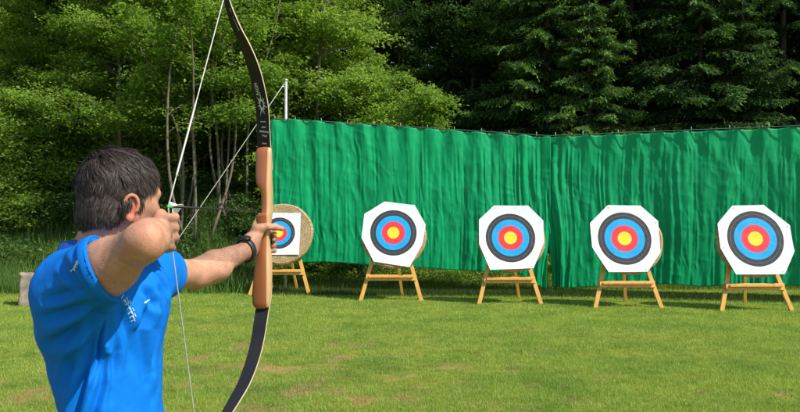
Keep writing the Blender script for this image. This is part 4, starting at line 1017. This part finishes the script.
crease([P(97, 305, dep), P(84, 345, dep), P(64, 385, dep)], .008, .013)
crease([P(62, 262, 1.6), P(72, 275, 1.55), P(86, 292, 1.53)], .006, .012)
crease([P(45, 300, 1.58), P(60, 296, 1.53), P(78, 290, 1.52)], .005, .010)
crease([P(150, 296, 1.80), P(140, 330, 1.78), P(147, 380, 1.76)], .009, .014)
crease([P(158, 292, 1.86), P(156, 330, 1.82), P(150, 370, 1.80)], .008, .012)
crease([P(118, 300, 1.68), P(130, 340, 1.68), P(150, 400, 1.70)], .007, .016)
crease([P(150, 268, 1.85), P(160, 282, 1.92), P(166, 292, 2.0)], .007, .010)
crease([P(140, 285, 1.78), P(150, 300, 1.85), P(158, 310, 1.9)], .007, .010)
q = V*np.array([1, 1, .45])
V = V+Nn*(.0040*(1-2*np.abs(vnoise(q+.05*vnoise(q, 6, 3)[:, None], 9, 15)))+.0030*vnoise(q, 14, 5)+.0015*vnoise(V*np.array([1, 1, .7]), 34, 6)+.0007*vnoise(V, 70, 7))[:, None]
shirtm = simple('blue_polyester', (.001, .155, .60), .7, .08, 5, .0012, 420, spec=.15)
shirt = world_child(obj('polo_shirt', npmesh('polo_shirt', V, Q, True), shirtm), person)
sbvh = BVHTree.FromPolygons([tuple(v) for v in V], [tuple(map(int, q)) for q in Q])
for c_, d_ in ((cuffR, dRc), (cuffL, dL_)):
    p1 = unit(np.cross(d_, UP)); p2 = np.cross(p1, d_); rg_ = []
    for k in range(41):
        a = 2*math.pi*k/40; dd_ = p1*math.cos(a)+p2*math.sin(a); o_ = c_-d_*.007; h_ = sbvh.ray_cast(Vector(o_+dd_*.13), Vector(-dd_), .13)
        rg_.append(np.linalg.norm(np.array(h_[0])-o_) if h_[0] is not None else .07)
    rg_ = np.array(rg_); rg_ = np.clip(rg_, np.median(rg_)*.75, np.median(rg_)*1.3)
    rg_ = np.array([np.mean(rg_[:-1][[(k+j) % 40 for j in (-2, -1, 0, 1, 2)]]) for k in range(41)])
    mb = MB(); vs = []; fs = []; pr = [(-.012, .0008), (-.010, .0022), (.005, .0022), (.009, .001), (.009, -.0025), (.002, -.006)]
    for k in range(40):
        a = 2*math.pi*k/40; dd_ = p1*math.cos(a)+p2*math.sin(a)
        for (x_, y_) in pr: vs.append(c_-d_*.007+d_*x_+dd_*(rg_[k]+y_))
    for k in range(40):
        for j in range(5): fs.append((k*6+j, ((k+1) % 40)*6+j, ((k+1) % 40)*6+j+1, k*6+j+1))
    mb.add(vs, fs); world_child(obj('sleeve_hem', mb.mesh('sleeve_hem', True), shirtm), shirt)
# armpit and back wrinkles came from the creases above
# collar: a folded band standing round the neck
navy = simple('blue_collar', (.002, .085, .38), .6, .1, 20, .0008, 300)
cx_ = unit([1, 0, 0]); mb = MB(); nseg = 48; vs = []; fs = []
ctilt = unit([-.10, .02, 1.]); ca = unit(np.cross([0, 1., 0], ctilt)); cb_ = np.cross(ctilt, ca); cc = neck+[-.012, 0, .014]
prof = [(.064, -.012), (.063, .012), (.066, .026), (.070, .029), (.075, .024), (.082, .004), (.088, -.012), (.085, -.014), (.078, .002), (.071, .020), (.068, .016), (.068, -.012)]
for i in range(nseg+1):
    a = R(25)+(2*math.pi-R(50))*i/nseg
    # opening towards the chest (+x)
    gap = 1+.10*max(0, math.cos(a))
    for (r_, z_) in prof: vs.append(cc+(ca*math.cos(a)*gap+cb_*math.sin(a))*r_+ctilt*(z_-.030*max(0, math.cos(a))))
m_ = len(prof)
for i in range(nseg):
    for k in range(m_): fs.append((i*m_+k, (i+1)*m_+k, (i+1)*m_+(k+1) % m_, i*m_+(k+1) % m_))
fs.append(tuple(range(m_))); fs.append(tuple(range(nseg*m_, (nseg+1)*m_))[::-1])
mb.add(vs, fs); col_ = obj('collar', mb.mesh('collar', True), navy); world_child(col_, shirt)

# printed marks on the shirt: white script sprig on the chest, small word, mark on the shoulder
printm = simple('white_print', (.62, .78, .80), .6, .05)
def decal(name, strokes, d, width, parent):
    """strokes: polylines in picture coordinates laid on the cloth by casting rays from the camera side, 1 mm thick print"""
    mb = MB(); org = np.array([0, 0, CAM_Z])
    for st in strokes:
        pl = []
        for (x_, y_) in st:
            dr = unit(P(x_, y_, d)-org); h_ = sbvh.ray_cast(Vector(org), Vector(dr), 4)
            if h_[0] is None: continue
            n_ = np.array(h_[1]); n_ = n_ if n_.dot(dr) < 0 else -n_; pl.append((np.array(h_[0]), n_))
        for (a, na_), (b, nb2) in zip(pl[:-1], pl[1:]):
            t = unit(b-a); s1 = unit(np.cross(t, na_))*width/2; n0 = (na_+nb2)/2*.0012
            A = [a-s1+n0, a+s1+n0, b+s1+n0, b-s1+n0]; B_ = [x-n0*1.6 for x in A]
            mb.add(A+B_, [(0, 1, 2, 3), (7, 6, 5, 4), (0, 4, 5, 1), (1, 5, 6, 2), (2, 6, 7, 3), (3, 7, 4, 0)])
    o = obj(name, mb.mesh(name), printm); world_child(o, parent); return o
chest = [[(121.5, 296.5), (124, 300), (127.5, 304), (130.5, 309), (133, 314), (135, 321)],
         [(122.5, 301), (125, 299.5), (124.5, 302.5)], [(125, 305), (127.5, 303.2)], [(126, 297), (127.5, 300), (128.5, 303.5)], [(129.5, 300), (130, 304)], [(126.5, 309.5), (129, 307), (130, 309.5)],
         [(128, 314), (131, 311), (132, 313.5)], [(129.5, 318), (132.5, 315.5), (133.5, 318)], [(132.5, 308), (134, 311)], [(134.5, 313), (136, 316.5)], [(131, 321.5), (134, 319.5)], [(123.5, 294.5), (121.2, 298.5)]]
decal('chest_emblem', chest, 1.7, .0014, shirt)
decal('chest_lettering', [[(144.2, 303.2), (145.5, 301)], [(145.6, 303), (146.8, 300.6)], [(147, 302.2), (148.2, 300)], [(148.2, 301.4), (149.6, 299.2)], [(144, 302), (149.8, 299.8)]], 1.75, .0016, shirt)
decal('shoulder_emblem', [[(x_-4.5, y_+1) for x_, y_ in st_] for st_ in [[(75.5, 270.5), (77.5, 268), (79.5, 269.5), (78.5, 266.5), (81, 265.5)], [(79.5, 265), (81.5, 262), (83, 259), (85.5, 256)], [(81.5, 264), (84, 261), (86.5, 257)], [(80.5, 261.5), (83.5, 258.5), (85, 259.5)]]], 1.6, .0024, shirt)

# --- trousers and shoes (below the frame, built so that he stands on the grass)
tf = Field((-1.0, 1.45, .04), (-.45, 2.15, .98), .008)
hipc = np.array([-.70, 1.76, .90]); kn = []
tf.ell(hipc, (.125, .17, .13), np.stack([fr_ax, sd_ax, UP], 1), .05)
for s_ in (-1, 1):
    hp_ = hipc+sd_ax*.085*s_-[0, 0, .06]; k_ = hipc+sd_ax*.15*s_+fr_ax*.02-[0, 0, .43]; an = hipc+sd_ax*.19*s_-[0, 0, .80]
    tf.cone(hp_, k_, .092, .066, .05); tf.cone(k_, an, .066, .052, .04); kn.append(an)
V, Q = tf.mesh(2); V = V+vnormals(V, Q)*(.006*vnoise(V*np.array([1, 1, .6]), 11, 9))[:, None]
world_child(obj('trousers', npmesh('trousers', V, Q, True), simple('dark_denim', (.02, .025, .045), .85, .2, 40, .001, 300)), person)
shoem = simple('dark_leather', (.03, .025, .022), .5, .2, 20)
for an in kn:
    ff = Field((an[0]-.15, an[1]-.15, -.02), (an[0]+.27, an[1]+.18, .16), .006); g0 = 0.0
    ff.cone([an[0]-.03, an[1], .05], [an[0]+.02, an[1], .075], .042, .046, .03); ff.cone([an[0]-.03, an[1], .035], [an[0]+.15, an[1]-.01, .030], .036, .034, .03); ff.ell([an[0]+.13, an[1]-.01, .03], (.07, .045, .032), None, .02)
    ff.op(lambda p: p[..., 2]-.004, (an[0]-.2, an[1]-.2, -.1), (an[0]+.3, an[1]+.2, .004), .003, 'sub')
    V, Q = ff.mesh(1); world_child(obj('shoe', npmesh('shoe', V, Q, True), shoem), person)

# ================================================================== the bow
woodm, nt, out = newmat('laminated_wood'); b = N(nt, 'ShaderNodeBsdfPrincipled', Roughness=.35); b.inputs['Coat Weight'].default_value = .25
tc = N(nt, 'ShaderNodeAttribute', attribute_name='lam'); g = N(nt, 'ShaderNodeNewGeometry')
f = noise(nt, g.outputs['Position'], 12, 6, .6, vec_scale=(9, 9, .7)); ad = N(nt, 'ShaderNodeMath', operation='MULTIPLY_ADD'); ad.inputs[1].default_value = .10; nt.links.new(f, ad.inputs[0]); nt.links.new(tc.outputs['Fac'], ad.inputs[2])
r = ramp(nt, ad.outputs[0], [(0, (.25, .080, .030)), (.80, (.37, .12, .038)), (.83, (.20, .06, .025)), (.86, (.50, .29, .13)), (.93, (.56, .34, .16)), (1, (.52, .31, .15))]); nt.links.new(r.outputs[0], b.inputs['Base Color'])
f2 = noise(nt, g.outputs['Position'], 30, 5, .6, vec_scale=(9, 9, .5)); bp = N(nt, 'ShaderNodeBump', Strength=.3, Distance=.001); nt.links.new(f2, bp.inputs['Height']); nt.links.new(bp.outputs[0], b.inputs['Normal'])
nt.links.new(b.outputs[0], out.inputs[0])
bow = empty('recurve_bow', tuple(G)); tag(bow, 'wooden recurve bow with black limbs held at full draw by the archer', 'bow')
cant = math.tan(R(1.6))
# riser sections: z offset, right offset of left edge, of right edge, forward centre, half depth
def zpx(py, d=2.5): return float(P(260, py, d)[2]-G[2])
def xr(px, d=2.5): return (px-264.5)/F*d*1.0
SEC = [(147.0, 259, 268, .005, .010), (148.2, 256.6, 270.8, .004, .013), (152, 255.8, 271.6, .000, .016), (165, 256, 271.6, -.002, .019), (178, 256.2, 271.6, -.002, .024), (184, 257.2, 271.6, 0, .027), (190, 260.6, 271.5, .002, .028),
       (197, 262.3, 271.5, .003, .027), (208, 262.4, 271.6, .003, .026), (212.5, 262.2, 271.6, .002, .027), (215, 257.5, 271.5, .000, .028), (220, 256.5, 271.0, .000, .026), (228, 259.2, 270.0, .000, .023), (238, 259.4, 269.6, .002, .024), (248, 258.2, 270, .004, .028),
       (258, 256.8, 270.8, .004, .030), (270, 255, 271.6, .002, .028), (282, 253.8, 271.8, -.001, .025), (294, 253.0, 271.6, -.004, .020), (303, 253.4, 270.6, -.006, .016), (307, 255, 269.2, -.006, .012), (308.3, 258, 266.5, -.006, .009)]
zz = np.array([s_[0] for s_ in SEC]); fine = np.concatenate([np.linspace(a, b_, 4)[:-1] for a, b_ in zip(zz[:-1], zz[1:])]+[[zz[-1]]])
VS_, LM = [], []; nn = 20
for py in fine:
    l, r_, fc, hd = [float(np.interp(py, zz, [s_[k] for s_ in SEC])) for k in (1, 2, 3, 4)]
    xl, xr_ = xr(l), xr(r_); c_ = (xl+xr_)/2; hw = (xr_-xl)/2; z = zpx(py)
    for k in range(nn):
        a = 2*math.pi*k/nn; ca_, sa_ = math.cos(a), math.sin(a); e_ = .55
        u = math.copysign(abs(ca_)**e_, ca_); v = math.copysign(abs(sa_)**e_, sa_)
        VS_.append(Bp(c_+hw*u, fc+hd*v, z)); LM.append((c_+hw*u-xr(255))/(xr(272)-xr(255)))
nl = len(fine); Fq = [(i*nn+k, i*nn+(k+1) % nn, (i+1)*nn+(k+1) % nn, (i+1)*nn+k) for i in range(nl-1) for k in range(nn)]
cen = len(VS_); VS_ += [np.mean(VS_[:nn], 0), np.mean(VS_[(nl-1)*nn:nl*nn], 0)]; LM += [.5, .5]
Ft = [(cen, (k+1) % nn, k) for k in range(nn)]+[(cen+1, (nl-1)*nn+k, (nl-1)*nn+(k+1) % nn) for k in range(nn)]
me = npmesh('riser', np.array(VS_), [np.array(Fq), np.array(Ft)], True, {'lam': LM}); bm = bmesh.new(); bm.from_mesh(me); bmesh.ops.recalc_face_normals(bm, faces=bm.faces); bm.to_mesh(me); bm.free()
riser = world_child(obj('riser', me, woodm), bow)
# limbs: centreline (px, py, depth), width, along both ways
limbm = simple('black_limb_face', (.010, .011, .014), .5, .15, 5, spec=.4); edgem = simple('maple_core', (.62, .50, .33), .5, .1, 30)
def limb(rows):
    C = np.array([P(a, b_, d) for a, b_, d, w_ in rows]); W_ = [r_[3] for r_ in rows]
    # smooth resample
    t = np.arange(len(C)); tf_ = np.linspace(0, len(C)-1, (len(C)-1)*6+1)
    def cr(A):
        A = np.asarray(A, float); out_ = []
        for x in tf_:
            i = min(int(x), len(A)-2); f_ = x-i; p0, p1, p2, p3 = A[max(i-1, 0)], A[i], A[i+1], A[min(i+2, len(A)-1)]
            out_.append(.5*((2*p1)+(-p0+p2)*f_+(2*p0-5*p1+4*p2-p3)*f_**2+(-p0+3*p1-3*p2+p3)*f_**3))
        return np.array(out_)
    C = cr(C); W_ = cr(W_); vs = []; fr = []
    for i in range(len(C)):
        tg = unit(C[min(i+1, len(C)-1)]-C[max(i-1, 0)]); sdv = br-tg*br.dot(tg); sdv = unit(sdv); nb3 = unit(np.cross(sdv, tg)); nb3 = nb3 if nb3.dot(bd) < 0 else -nb3   # belly side faces the archer
        th_ = .0042-.0012*i/len(C); w_ = W_[i]/2
        vs += [C[i]-sdv*w_+nb3*th_, C[i]+sdv*w_+nb3*th_, C[i]+sdv*w_-nb3*th_, C[i]-sdv*w_-nb3*th_]; fr.append((C[i], tg, sdv, nb3, th_, w_))
    fs = []; mi = []
    for i in range(len(C)-1):
        for k in range(4): fs.append((i*4+k, i*4+(k+1) % 4, (i+1)*4+(k+1) % 4, (i+1)*4+k)); mi.append(1 if k in (1, 3) else 0)
    fs.append((0, 1, 2, 3)); fs.append(tuple((len(C)-1)*4+k for k in (3, 2, 1, 0))); mi += [0, 0]
    me = npmesh('limb', np.array(vs), np.array(fs), False, matidx=mi)
    bm = bmesh.new(); bm.from_mesh(me); bmesh.ops.recalc_face_normals(bm, faces=bm.faces); bm.to_mesh(me); bm.free()
    return me, fr
UL = [(266.4, 170, 2.520, .0440), (265.6, 158, 2.515, .0460), (264.4, 147, 2.502, .0470), (263.6, 132, 2.478, .0468), (263.0, 118, 2.462, .0462), (261.8, 104, 2.437, .0450), (259.0, 89, 2.40, .0435), (255.2, 73, 2.355, .0415), (250.3, 58, 2.305, .0385), (244.0, 43, 2.25, .0340), (237.2, 29, 2.20, .0290), (231.6, 15, 2.16, .0235), (227.4, 2, 2.135, .0180), (226.0, -8, 2.135, .0135), (226.4, -16, 2.15, .0105)]
me, frU = limb(UL); limbU = obj('limb', me, [limbm, edgem]); world_child(limbU, bow)
LLb = [(266.6, 282, 2.522, .0400), (265.2, 295, 2.520, .0460), (262.6, 309, 2.500, .0480), (260.2, 324, 2.475, .0475), (258.0, 338, 2.455, .0465), (254.6, 353, 2.42, .0455), (249.6, 369, 2.375, .0440), (243.0, 385, 2.325, .0415), (234.0, 401, 2.27, .038), (224.5, 417, 2.22, .033), (215.5, 434, 2.17, .028), (208.5, 452, 2.13, .0225), (204.5, 470, 2.11, .017), (204.0, 482, 2.12, .012), (205.5, 491, 2.14, .010)]
me, frL = limb(LLb); limbL = obj('limb', me, [limbm, edgem]); world_child(limbL, bow)
# limb bolts seen on the riser face
boltm = simple('brass_bolt', (.30, .24, .12), .35, .1, metal=.8)
# emblem and lettering printed on the upper limb's belly
prm = simple('silver_print', (.62, .66, .67), .5, .05)
def on_limb(fr, s_, u):
    """s_: index along the limb (float), u: -1..1 across"""
    i = min(int(s_), len(fr)-2); f_ = s_-i; a, b_ = fr[i], fr[i+1]
    c_ = a[0]*(1-f_)+b_[0]*f_; return c_+a[2]*u*(a[5]*(1-f_)+b_[5]*f_)+a[3]*(a[4]+.0009), a
def limb_polys(name, polys):
    mb = MB()
    for pl in polys:
        top = []; bot = []
        for (s_, u) in pl: p, a = on_limb(frU, s_, u); top.append(p); bot.append(p-a[3]*.0014)
        n_ = len(top); mb.add(top+bot, [tuple(range(n_)), tuple(range(2*n_-1, n_-1, -1))]+[(i, n_+i, n_+(i+1) % n_, (i+1) % n_) for i in range(n_)])
    o = obj(name, mb.mesh(name), prm); world_child(o, limbU)
s_of = lambda py: float(np.interp(-py, [-f_[0] for f_ in [(r_[1],) for r_ in UL]], np.arange(len(UL))*6))
star = []
for k in range(14):
    a = 2*math.pi*k/14; L_ = (1.0, .62, .85, .7)[k % 4]; cx0, cy0 = 0.05, 104.0
    def pt(ang, rad): return (s_of(cy0-rad*12*math.cos(ang)), cx0+rad*.78*math.sin(ang))
    star.append([pt(a-.30, .30), pt(a, L_*1.1), pt(a+.30, .30)])
limb_polys('sunburst_emblem', star)
def letters(name, txt, py, size, ucen, vertical=False):
    cu = bpy.data.curves.new(name, 'FONT'); cu.body = txt; cu.size = size; cu.align_x = 'CENTER'; cu.align_y = 'CENTER'; cu.extrude = .0004
    o = bpy.data.objects.new(name, cu); COL.objects.link(o); dg = bpy.context.evaluated_depsgraph_get(); me = bpy.data.meshes.new_from_object(o.evaluated_get(dg)); bpy.data.objects.remove(o)
    p, a = on_limb(frU, s_of(py), ucen); xa_ = a[2]; ya_ = a[1] if a[1][2] > 0 else -a[1]
    if vertical: xa_, ya_ = ya_, -xa_
    za_ = np.cross(xa_, ya_)
    M = Matrix(((xa_[0], ya_[0], za_[0], p[0]), (xa_[1], ya_[1], za_[1], p[1]), (xa_[2], ya_[2], za_[2], p[2]), (0, 0, 0, 1))); me.transform(M)
    world_child(obj(name, me, prm), limbU)
letters('lettering', 'RAGIM', 88.5, .0165, -.25, True)
def fine_line(py, u0, u1, n_, dp):
    out_ = []
    for i in range(n_):
        a_ = u0+(u1-u0)*i/n_; b_ = a_+(u1-u0)/n_*.6; out_.append([(s_of(py), a_), (s_of(py), b_), (s_of(py-dp), b_), (s_of(py-dp), a_)])
    limb_polys('small_print', out_)
fine_line(122, -.38, .48, 9, .8); fine_line(127.5, -.2, .4, 6, .8)
letters('lettering', 'Wildcat', 131.5, .0105, .15); letters('lettering', 'Plus', 135.4, .0105, .2); fine_line(143.5, -.25, .5, 6, 1.2)
limb_polys('white_pinstripe', [[(s_of(30), .35), (s_of(30), .47), (s_of(20), .43), (s_of(8), .36), (s_of(8), .24), (s_of(20), .31)]])
# string: served loops at the tips, straight to the nocking point and down
NK = P(168.2, 206.4, 1.80); NB = P(171.5, 243, 1.803)
tU = frU[-8][0]+frU[-8][3]*.006; tL = frL[-8][0]+frL[-8][3]*.006
strm = simple('white_string', (.52, .51, .46), .6, .05, 200)
def seg(a, b_, n_=10): return [a+(b_-a)*t for t in np.linspace(0, 1, n_)]
mb = MB().tube(seg(tU, NK)+seg(NK, NB, 5)[1:]+seg(NB, tL)[1:], .0016, 6); string = world_child(obj('bowstring', mb.mesh('bowstring', True), strm), bow)
mb = MB().tube(seg(NK+unit(tU-NK)*.06, NK, 3)+seg(NK, NB, 5)[1:], .0021, 6); world_child(obj('serving', mb.mesh('serving', True), simple('dark_serving', (.35, .34, .32), .7)), string)
a = unit(tU-NK); mb = MB().tube([NK+a*.085, NK+a*.10, NK+a*.30, NK+a*.33], [.0018, .0027, .0027, .0018], 7); world_child(obj('string_silencer', mb.mesh('serving_sleeve', True), strm), string)
# arrow rest
mb = MB().tube([Bp(xr(262), .0, zpx(212.0)), Bp(xr(258.5), .0, zpx(212.6)), Bp(xr(256.5), .004, zpx(211.5))], .0022, 6); world_child(obj('arrow_rest', mb.mesh('arrow_rest', True), rub), bow)

# ================================================================== the arrow
AR = Bp(xr(259.0), .0, zpx(210.9)); ad_ = unit(AR-NK); tip = NK+ad_*.80
carbon = simple('carbon', (.015, .015, .016), .35, .2, 60); e = empty('arrow', tuple(NK)); tag(e, 'black arrow with white vanes and a green nock lying on the drawn bowstring', 'arrow')
world_child(obj('shaft', MB().tube([NK+ad_*.012, tip], .0030, 10).mesh('shaft', True), carbon), e)
world_child(obj('nock', MB().tube([NK-ad_*.004, NK+ad_*.004, NK+ad_*.018, NK+ad_*.020], [.0028, .0038, .0042, .0032], 10).mesh('nock', True), simple('green_nock', (.02, .65, .12), .4)), e)
world_child(obj('point', MB().tube([tip, tip+ad_*.004, tip+ad_*.02, tip+ad_*.026], [.0032, .0034, .0026, .0004], 10).mesh('point', True), metal), e)
vanem = simple('white_vane', (.78, .78, .76), .5, .03); s1 = unit(np.cross(ad_, UP)); s2 = np.cross(s1, ad_)
for k in range(3):
    a = R(20)+2*math.pi*k/3; dn = s1*math.cos(a)+s2*math.sin(a); tn = np.cross(ad_, dn); mb = MB(); o0 = NK+ad_*.026
    prof = [(0, .003), (.001, .012), (.006, .0185), (.018, .0195), (.036, .014), (.052, .003)]
    A = [o0+ad_*x+dn*y+tn*(.0004+.05*y*0) for x, y in prof]; B_ = [p-tn*.0008 for p in A]; n_ = len(A)
    mb.add(A+B_, [tuple(range(n_)), tuple(range(2*n_-1, n_-1, -1))]+[(i, n_+i, n_+(i+1) % n_, (i+1) % n_) for i in range(n_)]); world_child(obj('vane', mb.mesh('vane'), vanem), e)
